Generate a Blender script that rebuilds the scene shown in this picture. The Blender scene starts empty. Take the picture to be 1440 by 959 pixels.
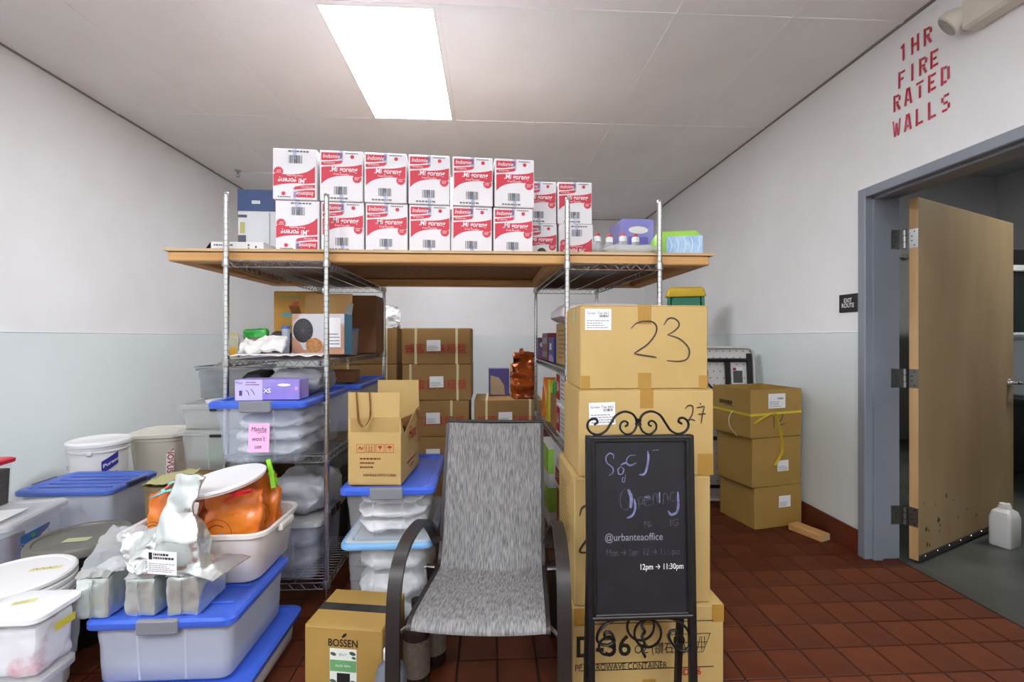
import bpy, math, random
from mathutils import Vector, Matrix, noise
S = bpy.context.scene
COL = S.collection
R = math.radians
PI = math.pi
random.seed(7)

# ------------------------------------------------------------------ camera, world, exposure
CAMZ = 1.31
cam_d = bpy.data.cameras.new('camera')
cam_d.lens = 16.0
cam_d.sensor_width = 36.0
cam_d.shift_y = -4.5 / 1440
cam_d.clip_start = 0.02
cam = bpy.data.objects.new('camera', cam_d)
COL.objects.link(cam)
cam.location = (0, 0, CAMZ)
YAW = math.atan(32 / 640)
cam.rotation_euler = (R(90), 0, -YAW)
S.camera = cam
S.view_settings.view_transform = 'Standard'
S.view_settings.look = 'None'
S.view_settings.gamma = 1.0
S.view_settings.use_curve_mapping = False
S.view_settings.exposure = 1.0
LAMP = 15.0          # radiance of the ceiling light diffusers
LAMP_NEXT = 5.0      # unseen lamp added to light the room beyond the door
world = bpy.data.worlds.new('world')
S.world = world
world.use_nodes = True
world.node_tree.nodes['Background'].inputs[0].default_value = (0.75, 0.8, 0.85, 1)
world.node_tree.nodes['Background'].inputs[1].default_value = 0.05
S.cycles.transparent_max_bounces = 24
S.cycles.max_bounces = 10

# ------------------------------------------------------------------ helpers: colour, materials
def lin(c):
    if isinstance(c, str):
        c = tuple(int(c[i:i + 2], 16) / 255 for i in (0, 2, 4))
    return tuple((x / 12.92 if x <= 0.04045 else ((x + 0.055) / 1.055) ** 2.4) for x in c) + (1.0,)

MATS = {}
def mat(name, c, rough=0.5, metal=0.0, alpha=1.0, c2=None, vscale=6.0, stretch=(1, 1, 1), bump=0.0, bscale=60.0,
        bstretch=(1, 1, 1), spec=0.5, emit=None, coat=0.0, detail=4.0, lo=0.35, hi=0.65, trans=0.0):
    if name in MATS:
        return MATS[name]
    m = bpy.data.materials.new(name)
    m.use_nodes = True
    nt = m.node_tree
    b = nt.nodes['Principled BSDF']
    b.inputs['Base Color'].default_value = lin(c)
    b.inputs['Roughness'].default_value = rough
    b.inputs['Metallic'].default_value = metal
    b.inputs['Alpha'].default_value = alpha
    b.inputs['Specular IOR Level'].default_value = spec
    b.inputs['Coat Weight'].default_value = coat
    b.inputs['Transmission Weight'].default_value = trans
    if c2 or bump:
        tc = nt.nodes.new('ShaderNodeTexCoord')
    def noise_node(scale, st, det):
        mp = nt.nodes.new('ShaderNodeMapping')
        mp.inputs['Scale'].default_value = st
        nz = nt.nodes.new('ShaderNodeTexNoise')
        nz.inputs['Scale'].default_value = scale
        nz.inputs['Detail'].default_value = det
        nt.links.new(tc.outputs['Object'], mp.inputs['Vector'])
        nt.links.new(mp.outputs['Vector'], nz.inputs['Vector'])
        return nz
    if c2:
        nz = noise_node(vscale, stretch, detail)
        mr = nt.nodes.new('ShaderNodeMapRange')
        mr.inputs['From Min'].default_value = lo
        mr.inputs['From Max'].default_value = hi
        mx = nt.nodes.new('ShaderNodeMix')
        mx.data_type = 'RGBA'
        mx.inputs[6].default_value = lin(c)
        mx.inputs[7].default_value = lin(c2)
        nt.links.new(nz.outputs['Fac'], mr.inputs['Value'])
        nt.links.new(mr.outputs['Result'], mx.inputs[0])
        nt.links.new(mx.outputs[2], b.inputs['Base Color'])
    if bump:
        nz = noise_node(bscale, bstretch, 3.0)
        bp = nt.nodes.new('ShaderNodeBump')
        bp.inputs['Strength'].default_value = bump
        bp.inputs['Distance'].default_value = 0.01
        nt.links.new(nz.outputs['Fac'], bp.inputs['Height'])
        nt.links.new(bp.outputs['Normal'], b.inputs['Normal'])
    if emit:
        b.inputs['Emission Color'].default_value = lin(c)
        b.inputs['Emission Strength'].default_value = emit
    MATS[name] = m
    return m

# ------------------------------------------------------------------ helpers: meshes
def rr(a, b, r, z, n=4, cx=0.0, cy=0.0):
    """rounded rectangle ring, half sizes a and b"""
    r = max(min(r, a * .999, b * .999), 1e-5)
    p = []
    for k, (sx, sy) in enumerate(((1, 1), (-1, 1), (-1, -1), (1, -1))):
        for i in range(n + 1):
            t = k * PI / 2 + i / n * PI / 2
            p.append((cx + sx * (a - r) + r * math.cos(t), cy + sy * (b - r) + r * math.sin(t), z))
    return p

def circ(r, z, n=28, cx=0.0, cy=0.0, sq=1.0):
    return [(cx + r * math.cos(2 * PI * i / n), cy + r * sq * math.sin(2 * PI * i / n), z) for i in range(n)]

def catmull(pts, n=6, closed=False):
    P = [Vector(p) for p in pts]
    out = []
    m = len(P)
    rng = range(m) if closed else range(m - 1)
    for i in rng:
        if closed:
            p0, p1, p2, p3 = P[(i - 1) % m], P[i], P[(i + 1) % m], P[(i + 2) % m]
        else:
            p0, p1, p2, p3 = P[max(i - 1, 0)], P[i], P[i + 1], P[min(i + 2, m - 1)]
        for k in range(n):
            t = k / n
            out.append(0.5 * ((2 * p1) + (p2 - p0) * t + (2 * p0 - 5 * p1 + 4 * p2 - p3) * t * t + (3 * p1 - p0 - 3 * p2 + p3) * t ** 3))
    if not closed:
        out.append(P[-1])
    return out

class MB:
    def __init__(self):
        self.v = []; self.f = []; self.m = []
    def add(self, v, f, mi=0):
        o = len(self.v)
        self.v += [tuple(p) for p in v]
        self.f += [tuple(i + o for i in q) for q in f]
        self.m += [mi] * len(f)
        return self
    def box(self, x0, x1, y0, y1, z0, z1, mi=0):
        v = [(x0, y0, z0), (x1, y0, z0), (x1, y1, z0), (x0, y1, z0), (x0, y0, z1), (x1, y0, z1), (x1, y1, z1), (x0, y1, z1)]
        return self.add(v, [(3, 2, 1, 0), (4, 5, 6, 7), (0, 1, 5, 4), (1, 2, 6, 5), (2, 3, 7, 6), (3, 0, 4, 7)], mi)
    def bbox(self, x0, x1, y0, y1, z0, z1, b=0.004, n=1, mi=0):
        cx, cy, a, d = (x0 + x1) / 2, (y0 + y1) / 2, (x1 - x0) / 2, (y1 - y0) / 2
        b = min(b, a * .9, d * .9, (z1 - z0) * .45)
        return self.loft([rr(a - b, d - b, b * .5, z0, n, cx, cy), rr(a, d, b, z0 + b, n, cx, cy), rr(a, d, b, z1 - b, n, cx, cy), rr(a - b, d - b, b * .5, z1, n, cx, cy)], True, True, mi)
    def loft(self, rings, cap0=False, cap1=False, mi=0, closed=True):
        n = len(rings[0])
        v = [p for r in rings for p in r]
        f = []
        for k in range(len(rings) - 1):
            for i in range(n if closed else n - 1):
                j = (i + 1) % n
                f.append((k * n + i, k * n + j, (k + 1) * n + j, (k + 1) * n + i))
        if cap0: f.append(tuple(reversed(range(n))))
        if cap1: f.append(tuple(range((len(rings) - 1) * n, len(rings) * n)))
        return self.add(v, f, mi)
    def tube(self, pts, r, seg=8, closed=False, mi=0, flat=None, up=(0, 0, 1)):
        """round tube, or a flat bar of half sizes flat=(side, up)"""
        P = [Vector(p) for p in pts]
        n = len(P)
        rings = []
        prev = None
        for i in range(n):
            if closed: t = P[(i + 1) % n] - P[i - 1]
            else: t = P[min(i + 1, n - 1)] - P[max(i - 1, 0)]
            if t.length < 1e-9: t = Vector((0, 0, 1))
            t.normalize()
            u = Vector(up)
            if flat is None and prev is not None:
                s = prev - t * prev.dot(t)
                if s.length < 1e-6: s = t.orthogonal()
            else:
                s = t.cross(u)
                if s.length < 1e-3: s = t.cross(Vector((0, 1, 0))) if prev is None else prev - t * prev.dot(t)
            s.normalize()
            prev = s
            w = s.cross(t)
            rad = r[i] if isinstance(r, (list, tuple)) else r
            if flat:
                a, b = flat
                rings.append([P[i] + s * x * a + w * y * b for x, y in ((1, 1), (-1, 1), (-1, -1), (1, -1))])
            else:
                rings.append([P[i] + (s * math.cos(2 * PI * k / seg) + w * math.sin(2 * PI * k / seg)) * rad for k in range(seg)])
        if closed: rings.append(rings[0])
        return self.loft(rings, not closed, not closed, mi)
    def grid(self, fn, nu, nv, mi=0, double=0.0):
        v = [fn(i / nu, j / nv) for j in range(nv + 1) for i in range(nu + 1)]
        f = [(j * (nu + 1) + i, j * (nu + 1) + i + 1, (j + 1) * (nu + 1) + i + 1, (j + 1) * (nu + 1) + i) for j in range(nv) for i in range(nu)]
        return self.add(v, f, mi)
    def prism(self, poly, d0, d1, axis='y', mi=0):
        """polygon (u,v) extruded; axis y: (u, d, v); x: (d, u, v); z: (u, v, d)"""
        g = {'y': lambda u, v, d: (u, d, v), 'x': lambda u, v, d: (d, u, v), 'z': lambda u, v, d: (u, v, d)}[axis]
        return self.loft([[g(u, v, d0) for u, v in poly], [g(u, v, d1) for u, v in poly]], True, True, mi)
    def xform(self, M):
        self.v = [tuple(M @ Vector(p)) for p in self.v]
        return self
    def mesh(self, name, mats, smooth=None):
        me = bpy.data.meshes.new(name)
        me.from_pydata(self.v, [], self.f)
        if not isinstance(mats, (list, tuple)): mats = [mats]
        for m in mats: me.materials.append(m)
        if len(mats) > 1: me.polygons.foreach_set('material_index', self.m)
        if smooth is not None:
            me.polygons.foreach_set('use_smooth', [True] * len(me.polygons))
            me.set_sharp_from_angle(angle=R(smooth))
        me.update()
        return me
    def build(self, name, mats, parent=None, smooth=None, loc=(0, 0, 0), rot=(0, 0, 0)):
        return link(name, self.mesh(name, mats, smooth), parent, loc, rot)

def link(name, me, parent=None, loc=(0, 0, 0), rot=(0, 0, 0)):
    o = bpy.data.objects.new(name, me)
    COL.objects.link(o)
    o.parent = parent
    o.location = loc
    o.rotation_euler = rot
    return o
def tag(o, label=None, cat=None, group=None, kind=None):
    if label: o['label'] = label
    if cat: o['category'] = cat
    if group: o['group'] = group
    if kind: o['kind'] = kind
    return o
def thing(name, label, cat, loc=(0, 0, 0), rz=0.0, group=None, rot=None):
    o = link(name, None, None, loc, rot or (0, 0, R(rz)))
    o.empty_display_size = 0.05
    return tag(o, label, cat, group)
def copy_tree(o, label=None, loc=None, rot=None, parent=None):
    c = o.copy()
    COL.objects.link(c)
    c.parent = parent
    if label: c['label'] = label
    if loc is not None: c.location = loc
    if rot is not None: c.rotation_euler = rot
    for ch in o.children: copy_tree(ch, parent=c)
    return c

# ------------------------------------------------------------------ helpers: print on faces
def wrinkle(mb, amp, scale, seed=0, zmin=None, lim=None):
    """sharp folds: ridged displacement of every vertex, seamless where vertices coincide"""
    out = []
    o = Vector((seed * 3.7, seed * 1.3, seed * 2.1))
    for p in mb.v:
        q = Vector(p)
        v1 = noise.noise_vector(q * scale + o)
        v2 = noise.noise_vector(q * scale * 2.4 + o * 2)
        d_ = Vector([.6 - 2.4 * abs(c) for c in v1]) * amp + Vector([.4 - 1.6 * abs(c) for c in v2]) * amp * .5
        r_ = q + d_ * .6
        if zmin is not None: r_.z = max(r_.z, zmin)
        out.append(tuple(r_))
    mb.v = out
    return mb
def gridbox(w, d, h, n=8, round_=0.0):
    """box on z=0 with a grid on every face"""
    mb = MB()
    def pt(x, y, z):
        p = Vector((x, y, z))
        if round_:
            c = Vector((max(-1 + round_, min(1 - round_, x)), max(-1 + round_, min(1 - round_, y)), max(-1 + round_, min(1 - round_, z))))
            q = p - c
            if q.length > 1e-6: p = c + q.normalized() * round_ * min(1, max(abs(q.x), abs(q.y), abs(q.z)) / round_)
        return (p.x * w / 2, p.y * d / 2, (p.z + 1) * h / 2)
    for ax in range(3):
        for s in (-1, 1):
            def fn(u, v, ax=ax, s=s):
                a_, b_ = -1 + 2 * u, -1 + 2 * v
                if s < 0: a_ = -a_
                return pt(*((s, a_, b_), (-a_, s, b_), (a_, b_, s))[ax])
            mb.grid(fn, n, n)
    return mb
def face(f, w, d, h, e=0.0014):
    """matrix from a face's own (u, v, out) to the local frame of a box standing on z = 0"""
    cols = {'front': ((1, 0, 0), (0, 0, 1), (0, -1, 0), (0, -d / 2 - e, 0)),
            'back': ((-1, 0, 0), (0, 0, 1), (0, 1, 0), (0, d / 2 + e, 0)),
            'right': ((0, 1, 0), (0, 0, 1), (1, 0, 0), (w / 2 + e, 0, 0)),
            'left': ((0, -1, 0), (0, 0, 1), (-1, 0, 0), (-w / 2 - e, 0, 0)),
            'top': ((1, 0, 0), (0, 1, 0), (0, 0, 1), (0, 0, h + e))}[f]
    M = Matrix.Identity(4)
    for c in range(4):
        for r_ in range(3): M[r_][c] = cols[c][r_]
    return M
def flip(M, u, v):
    """turn a print upside down about the point (u, v) of its face"""
    return M @ Matrix.Translation((u, v, 0)) @ Matrix.Rotation(PI, 4, 'Z') @ Matrix.Translation((-u, -v, 0))
def poly(M, pts, z=0.0):
    return MB().add([M @ Vector((u, v, z)) for u, v in pts], [tuple(range(len(pts)))])
def polym(mb, M, pts, z=0.0):
    return mb.add([M @ Vector((u, v, z)) for u, v in pts], [tuple(range(len(pts)))])
def rectm(mb, M, u0, u1, v0, v1, z=0.0):
    return polym(mb, M, [(u0, v0), (u1, v0), (u1, v1), (u0, v1)], z)
ZSTEP = [0]
def stroke(mb, M, pts, w, z=0.0, n=6, taper=True):
    ZSTEP[0] = (ZSTEP[0] + 1) % 12
    z += ZSTEP[0] * .00005      # crossing strokes never lie in one plane
    P = [Vector((p[0], p[1], 0)) for p in pts]
    if n > 1: P = catmull(P, n)
    L, Rr = [], []
    m = len(P)
    for i, p in enumerate(P):
        t = P[min(i + 1, m - 1)] - P[max(i - 1, 0)]
        if t.length < 1e-9: t = Vector((1, 0, 0))
        t.normalize()
        s = Vector((-t.y, t.x, 0))
        k = w / 2 * (min(1, .45 + 3 * min(i, m - 1 - i) / m) if taper else 1)
        L.append(M @ (p + s * k + Vector((0, 0, z)))); Rr.append(M @ (p - s * k + Vector((0, 0, z))))
    f = [(i + 1, i, m + i, m + i + 1) for i in range(m - 1)]
    return mb.add(L + Rr, f)
def tmesh(s, size, M, u, v, align='CENTER', shear=0.0, bold=0.0, sx=1.0, rot=0.0, z=0.0, spacing=1.0, line=1.0):
    c = bpy.data.curves.new('lettering', 'FONT')
    c.body = s
    c.size = size
    c.align_x = align
    c.align_y = 'CENTER'
    c.shear = shear
    c.offset = bold
    c.space_character = spacing
    c.space_line = line
    c.resolution_u = 3
    o = bpy.data.objects.new('lettering', c)
    COL.objects.link(o)
    dg = bpy.context.evaluated_depsgraph_get()
    me = bpy.data.meshes.new_from_object(o.evaluated_get(dg))
    bpy.data.objects.remove(o)
    bpy.data.curves.remove(c)
    me.transform(M @ Matrix.Translation((u, v, z)) @ Matrix.Rotation(rot, 4, 'Z') @ Matrix.Diagonal((sx, 1, 1, 1)))
    me.materials.clear()
    return me
def text(s, size, M, u, v, m, parent, name='lettering', **k):
    me = tmesh(s, size, M, u, v, **k)
    me.materials.append(m)
    return link(name, me, parent)
def fine_print(mb, M, u0, u1, v0, v1, rows, seed=0, z=0.0003, fill=.5):
    """rows of tiny printed dashes, too small to read"""
    rd = random.Random(seed)
    dv = (v1 - v0) / rows
    for r_ in range(rows):
        u = u0
        end = u0 + (u1 - u0) * rd.uniform(.55, 1)
        vv = v1 - (r_ + .5) * dv
        while u < end:
            l = rd.uniform(.04, .13) * (u1 - u0)
            rectm(mb, M, u, min(u + l, u1), vv - dv * fill / 2, vv + dv * fill / 2, z)
            u += l + .025 * (u1 - u0)
def bars(mb, M, u0, u1, v0, v1, seed=1, z=0.0003):
    rd = random.Random(seed)
    u = u0
    while u < u1 - .0005:
        w = rd.choice((.03, .03, .055, .08)) * (u1 - u0)
        rectm(mb, M, u, min(u + w, u1), v0, v1, z)
        u += w + rd.choice((.025, .03, .06)) * (u1 - u0)

# ------------------------------------------------------------------ materials
WALLUP = mat('wall_paint', 'f2f2f1', .55, c2='ecebe9', vscale=1.6, bump=.04, bscale=25)
WALLLO = mat('wall_wainscot', 'e5eceb', .32, c2='dfe7e6', vscale=1.3, bump=.02, bscale=12)
CEILT = mat('ceiling_tile', 'f8f8f7', .8, c2='f4f3f1', vscale=2.0, bump=.08, bscale=180)
GRID = mat('ceiling_grid', 'f6f6f5', .5)
TILE = mat('quarry_tile', '623019', .5, c2='522613', vscale=5, bump=.12, bscale=120, spec=.22)
TILE2 = mat('quarry_tile_warm', '6a351b', .5, c2='582a14', vscale=5, bump=.12, bscale=120, spec=.22)
GROUT = mat('grout', '2c201c', .9)
BASET = mat('cove_base', '6e2f1c', .4, c2='59271a', vscale=4)
CONC = mat('concrete', '585c57', .35, c2='454843', vscale=3, bump=.05, bscale=40)
FRAME = mat('frame_paint', '8c929b', .38, c2='848a93', vscale=3)
DOORW = mat('door_veneer', 'ab926a', .5, c2='977d56', vscale=2.2, stretch=(1, 1, .35), detail=8, bump=.03, bscale=90)
DOORE = mat('door_edge_wood', 'd0a978', .5, c2='bb925f', vscale=12, stretch=(1, 1, .1))
STEEL = mat('brushed_steel', 'b9b9b6', .3, 1.0, bump=.05, bscale=200)
CHROME = mat('chrome', 'c9cac8', .2, 1.0)
CHROMED = mat('chrome_dull', 'a9aaa8', .34, 1.0)
BLACK = mat('black_plastic', '17171a', .4)
BLACKM = mat('black_paint', '100f10', .45, c2='171617', vscale=30)
WHITEP = mat('white_plastic', 'ecebea', .35)
WHITEM = mat('white_matte', 'efeeec', .6)
OFFW = mat('aged_white_plastic', 'd9d3c4', .42)
PAPER = mat('label_paper', 'efeff0', .6)
INK = mat('ink_black', '1c1b1b', .6)
INKG = mat('ink_grey', '77787c', .7)
MARK = mat('marker_ink', '3c3426', .6)
REDINK = mat('red_ink', 'b02020', .6)
STENCIL = mat('stencil_red', 'c02a3c', .6, c2='d0687a', vscale=9, detail=6, lo=.45, hi=.75)
CARD = mat('cardboard_kraft', 'c2a468', .72, c2='b99b5e', vscale=3, bump=.03, bscale=30)
CARDY = mat('cardboard_gold', 'ac8a48', .65, c2='a3813f', vscale=3, bump=.03, bscale=30)
CARDD = mat('cardboard_brown', 'a07a45', .75, c2='946f3c', vscale=3, bump=.03, bscale=30)
CARDR = mat('cardboard_russet', '8a5c38', .75, c2='7d5230', vscale=3)
CARDI = mat('cardboard_inside', 'c3a06a', .8)
TAPE = mat('packing_tape', 'b88c3c', .25, alpha=.8)
STRAPC = mat('cream_strap', 'ddd0a2', .4)
CLEAR = mat('clear_plastic', 'eef1f2', .2, alpha=.2, spec=.5)
CLEARB = mat('clear_plastic_blue', 'd5def2', .25, alpha=.27)
GLASSY = mat('clear_glassy', 'f2f4f5', .08, alpha=.08, spec=.6)
MILKY = mat('milky_plastic', 'd2d8e4', .35, alpha=.6)
HAZE = mat('frosted_plastic', 'eceeef', .4, alpha=.45)
BLUE = mat('blue_lid_plastic', '466ddc', .28, alpha=.93, c2='3f65d6', vscale=4)
BLUED = mat('blue_rib_plastic', '5577da', .28, alpha=.85)
LBLUE = mat('pale_blue_plastic', '7db3e0', .35)
GREYP = mat('grey_plastic', '7d8087', .4)
SILVER = mat('silver_foil', 'dcdddf', .22, 1.0, bump=.5, bscale=18)
SILVERM = mat('silver_foil_matte', 'e2e6e4', .25, .88, bump=.45, bscale=16)
POLY = mat('clear_poly_bag', 'd9dcdf', .18, alpha=.28, bump=.6, bscale=22)
GREYBAG = mat('grey_poly_bag', '9b9ca2', .3, alpha=.75, bump=.5, bscale=16)
WHITEBAG = mat('white_poly_bag', 'f0f0f1', .3, c2='c3c6ca', vscale=11, bump=.9, bscale=18)
ORANGE = mat('orange_foil', 'e6862c', .28, c2='d86a1c', vscale=7, bump=.5, bscale=16, spec=.7)
ORANGED = mat('orange_foil_dark', 'a8501c', .28, .25, c2='7c3812', vscale=9, bump=.4, bscale=16)
WOOD = mat('pine_lumber', 'd9a96c', .6, c2='c99557', vscale=5, stretch=(.25, 3, 6), detail=6)
PLYE = mat('plywood_edge', 'd6bd94', .7, c2='bd9a6a', vscale=8, stretch=(.3, 1, 30))
OSB = mat('osb_board', 'a87c4c', .8, c2='8a6238', vscale=40, detail=3, bump=.1, bscale=60)
# ------------------------------------------------------------------ the room
XL, XR, YB, YF, ZC = -2.81, 2.23, 6.44, -2.6, 3.0
PAINT = 1.345
WT = 0.19                      # right wall thickness
DY0, DY1, DZ = 1.20, 2.58, 2.14   # clear door opening
def struct(o): return tag(o, kind='structure')

# floor: grout slab, quarry tiles one by one where the photograph shows them
fl = struct(MB().box(XL - .1, XR + WT - .01, YF - .1, YB + .1, -.12, -.006).build('floor', GROUT))
PT = 0.1585
tm = [MB().bbox(-.0755, .0755, -.0755, .0755, -.008, 0, .0025).mesh('tile', m_) for m_ in (TILE, TILE2)]
xs = [XR + WT - .01 - PT / 2 - PT * i for i in range(34)]
ys = [1.852 + .163 + PT * (j + .5) for j in range(-30, 30)]
rest = MB()
for x in xs:
    for y in ys:
        if x < XL or y < YF or y > YB: continue
        if x > XR and not (DY0 - .1 < y < DY1 + .02):
            continue
        near = (x > .8 and 1.5 < y < 3.75) or (-.4 < x <= .8 and 1.35 < y < 2.05)
        if near:
            link('tile', random.choice(tm), fl, (x, y, random.uniform(-.0008, .0008)), (0, 0, random.uniform(-.004, .004)))
        else:
            rest.box(x - .0755, x + .0755, y - .0755, y + .0755, -.008, 0)
tag(rest.build('tile_field', TILE, fl), kind='stuff')

# walls
def wall(name, quads):
    """quads: list of (x0,x1,y0,y1,z0,z1,material index)"""
    mb = MB()
    for q in quads: mb.box(*q[:6], mi=q[6])
    return struct(mb.build(name, [WALLUP, WALLLO]))
wall('wall_left', [(XL - .1, XL, YF, YB, PAINT, ZC, 0), (XL - .1, XL + .003, YF, YB, -.01, PAINT, 1)])
wall('wall_back', [(XL - .1, XR + WT, YB, YB + .1, PAINT, ZC, 0), (XL - .1, XR + WT, YB - .003, YB + .1, -.01, PAINT, 1)])
wall('wall_front', [(XL - .1, XR + WT, YF - .1, YF, PAINT, ZC, 0), (XL - .1, XR + WT, YF - .1, YF + .003, -.01, PAINT, 1)])
wall('wall_right', [(XR, XR + WT, DY1 + .03, YB, PAINT, ZC, 0), (XR - .003, XR + WT, DY1 + .03, YB, -.01, PAINT, 1),
                    (XR, XR + WT, YF, DY0 - .03, PAINT, ZC, 0), (XR - .003, XR + WT, YF, DY0 - .03, -.01, PAINT, 1),
                    (XR, XR + WT, DY0 - .03, DY1 + .03, DZ + .03, ZC, 0)])
struct(MB().box(XR - .003 - .012, XR - .003, DY1 + .06, YB, -.006, .15).build('baseboard_right', BASET))
struct(MB().box(XL + .003, XL + .015, YF, YB, -.006, .15).build('baseboard_left', BASET))
struct(MB().box(XL, XR, YB - .015, YB - .003, -.006, .15).build('baseboard_back', BASET))
struct(MB().bbox(XL + .0, XL + .006, YF, YB, PAINT - .004, PAINT + .004, .002).build('trim_1', WALLLO))
struct(MB().bbox(XR - .006, XR, DY1 + .06, YB, PAINT - .004, PAINT + .004, .002).build('trim_2', WALLLO))

# ceiling: slab, lay-in panels, T-bars
ce = struct(MB().box(XL - .1, XR + WT, YF - .1, YB + .1, ZC + .03, ZC + .12).build('ceiling', CEILT))
GX = [2.23 - .6245 * k for k in range(9)] + [XL]
GY = [1.10 + 1.23 * k for k in range(-3, 5)]
pm = {}
for i in range(9):
    x1, x0 = GX[i], GX[i + 1]
    yy = [YF] + [g for g in GY if g > YF] + [YB]
    for j in range(len(yy) - 1):
        y0, y1 = yy[j], yy[j + 1]
        key = (round(x1 - x0, 3), round(y1 - y0, 3))
        cxm, cym = (x0 + x1) / 2, (y0 + y1) / 2
        if any(abs(cxm - lx) < .1 and abs(cym - ly) < .1 for lx, ly in ((-.58, 2.945), (-.58, 5.405), (-.58, -.745), (1.29, -.745), (-1.83, -.745))):
            continue
        if key not in pm:
            pm[key] = MB().bbox(-key[0] / 2 + .004, key[0] / 2 - .004, -key[1] / 2 + .004, key[1] / 2 - .004, 0, .015, .004).mesh('ceiling_panel', CEILT)
        link('ceiling_panel', pm[key], ce, (cxm, cym, ZC - .002 + random.uniform(0, .003)))
for x in GX[1:-1]:
    MB().box(x - .011, x + .011, YF, YB, ZC - .004, ZC + .03).build('grid_bar', GRID, ce)
for y in GY:
    if YF < y < YB:
        MB().box(XL, XR, y - .011, y + .011, ZC - .0045, ZC + .029).build('grid_bar', GRID, ce)
for (x0, x1, y0, y1) in ((XL, XL + .02, YF, YB), (XR - .02, XR, YF, YB)):
    MB().box(x0, x1, y0, y1, ZC - .005, ZC + .02).build('edge_angle', mat('edge_angle', '8e8a84', .5), ce)
MB().box(XL, XR, YB - .02, YB, ZC - .005, ZC + .02).build('edge_angle', MATS['edge_angle'], ce)

# recessed ceiling lights
LENS = mat('light_diffuser', 'f5f8ff', .5, emit=LAMP)
LENSD = mat('light_diffuser_dim', 'f5f8ff', .5, emit=LAMP * .2)  # weaker lens for the added panel at the back
def troffer(x, y, label, lens=LENS):
    t = thing('ceiling_light', label, 'light', (x, y, ZC), group='recessed ceiling lights')
    a, b = .3015, .604
    fr = MB()
    for q in ((-a, a, -b, -b + .012), (-a, a, b - .012, b), (-a, -a + .012, -b + .012, b - .012), (a - .012, a, -b + .012, b - .012)):
        fr.box(*q, -.004, .02)
    fr.build('frame', WHITEM, t)
    MB().box(-a + .012, a - .012, -b + .012, b - .012, -.001, .004).build('diffuser', lens, t)
    MB().box(-a + .001, a - .001, -b + .001, b - .001, .012, .028).build('housing', WHITEM, t)
troffer(-.58, 2.945, 'bright rectangular light panel recessed in the tiled ceiling')
troffer(-.58, 5.405, 'unseen ceiling light panel added to brighten the back wall, above the noodle cartons', LENSD)  # assumed panel, out of sight, added to brighten the back wall
for lx, l_ in ((-.58, 'middle'), (1.29, 'right'), (-1.83, 'left')):
    troffer(lx, -.745, l_ + ' ceiling light panel of the row behind the viewpoint')

# sprinkler on the ceiling
sp = thing('sprinkler_head', 'small metal sprinkler head hanging from ceiling near the left wall', 'sprinkler', (-2.53, 4.72, ZC - .003))
MB().loft([circ(.032, 0, 16), circ(.03, -.008, 16), circ(.012, -.012, 16)], True, True).build('escutcheon', STEEL, sp, 30)
mb = MB().tube([(0, 0, -.01), (0, 0, -.035)], .009)
mb.tube([(-.004, 0, -.03), (-.016, 0, -.045), (-.003, 0, -.062)], .003).tube([(.004, 0, -.03), (.016, 0, -.045), (.003, 0, -.062)], .003)
mb.build('nozzle', CHROMED, sp, 40)
MB().loft([circ(.017, -.062, 12), circ(.017, -.065, 12)], True, True).build('deflector', CHROMED, sp)

# door frame, door leaf
fr = struct(link('door_frame', None, None, (XR, 0, 0)))
MB().bbox(-.014, WT + .012, DY1, DY1 + .055, 0, DZ + .055, .004).box(.03, .085, DY1 - .014, DY1, 0, DZ).build('jamb', FRAME, fr)
MB().bbox(-.014, WT + .012, DY0 - .055, DY0, 0, DZ + .055, .004).box(.03, .085, DY0, DY0 + .014, 0, DZ).build('jamb', FRAME, fr)
MB().bbox(-.014, WT + .012, DY0, DY1, DZ, DZ + .055, .004).box(.03, .085, DY0, DY1, DZ - .014, DZ).build('head', FRAME, fr)
MB().box(WT - .012, WT + .04, DY0, DY1, -.006, .004).build('threshold', mat('threshold_metal', '5b5a55', .4, .6), fr)

hx, hy = XR + WT + .05, DY1 - .02
LEN = 1.36
ang = math.atan2(.58, 1.33)
dr = struct(link('door_1', None, None, (hx, hy, .012), (0, 0, ang)))
DH = 2.115
MB().bbox(0, LEN, -.044, 0, 0, DH, .002).build('leaf', [DOORW], dr)
MB().box(-.0012, 0, -.0435, -.0005, .002, DH - .002).build('edge_band', DOORE, dr)
MB().bbox(.0, LEN, -.052, -.044, .0, .035, .003).build('sweep', mat('door_sweep', '2b2623', .6), dr)
scr = MB().loft([[(.005 * math.cos(k * PI / 4), 0, .005 * math.sin(k * PI / 4)) for k in range(8)], [(.004 * math.cos(k * PI / 4), -.003, .004 * math.sin(k * PI / 4)) for k in range(8)]], False, True).mesh('screw', STEEL)
for k in range(9): link('screw', scr, dr, (.06 + k * .15, -.052, .025))
# stains at the foot of the leaf
st = MB()
Md = Matrix(((1, 0, 0, 0), (0, 0, -1, -.0455), (0, 1, 0, 0), (0, 0, 0, 1)))
rd = random.Random(5)
for (u, v, r_) in ((.09, .17, .012), (.12, .16, .007), (.24, .2, .016), (.26, .165, .008), (.25, .13, .007), (.1, .08, .012), (.13, .07, .009), (.34, .33, .011), (.5, .17, .009), (.62, .2, .008), (.06, .33, .006), (.2, .3, .006), (.43, .29, .006), (.75, .14, .01)):
    pts = [(u + r_ * rd.uniform(.6, 1.2) * math.cos(k * PI / 5), v + 1.3 * r_ * rd.uniform(.6, 1.2) * math.sin(k * PI / 5)) for k in range(10)]
    polym(st, Md, pts)
st.build('stain', mat('brown_stain', '4a2d18', .6), dr)
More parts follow.
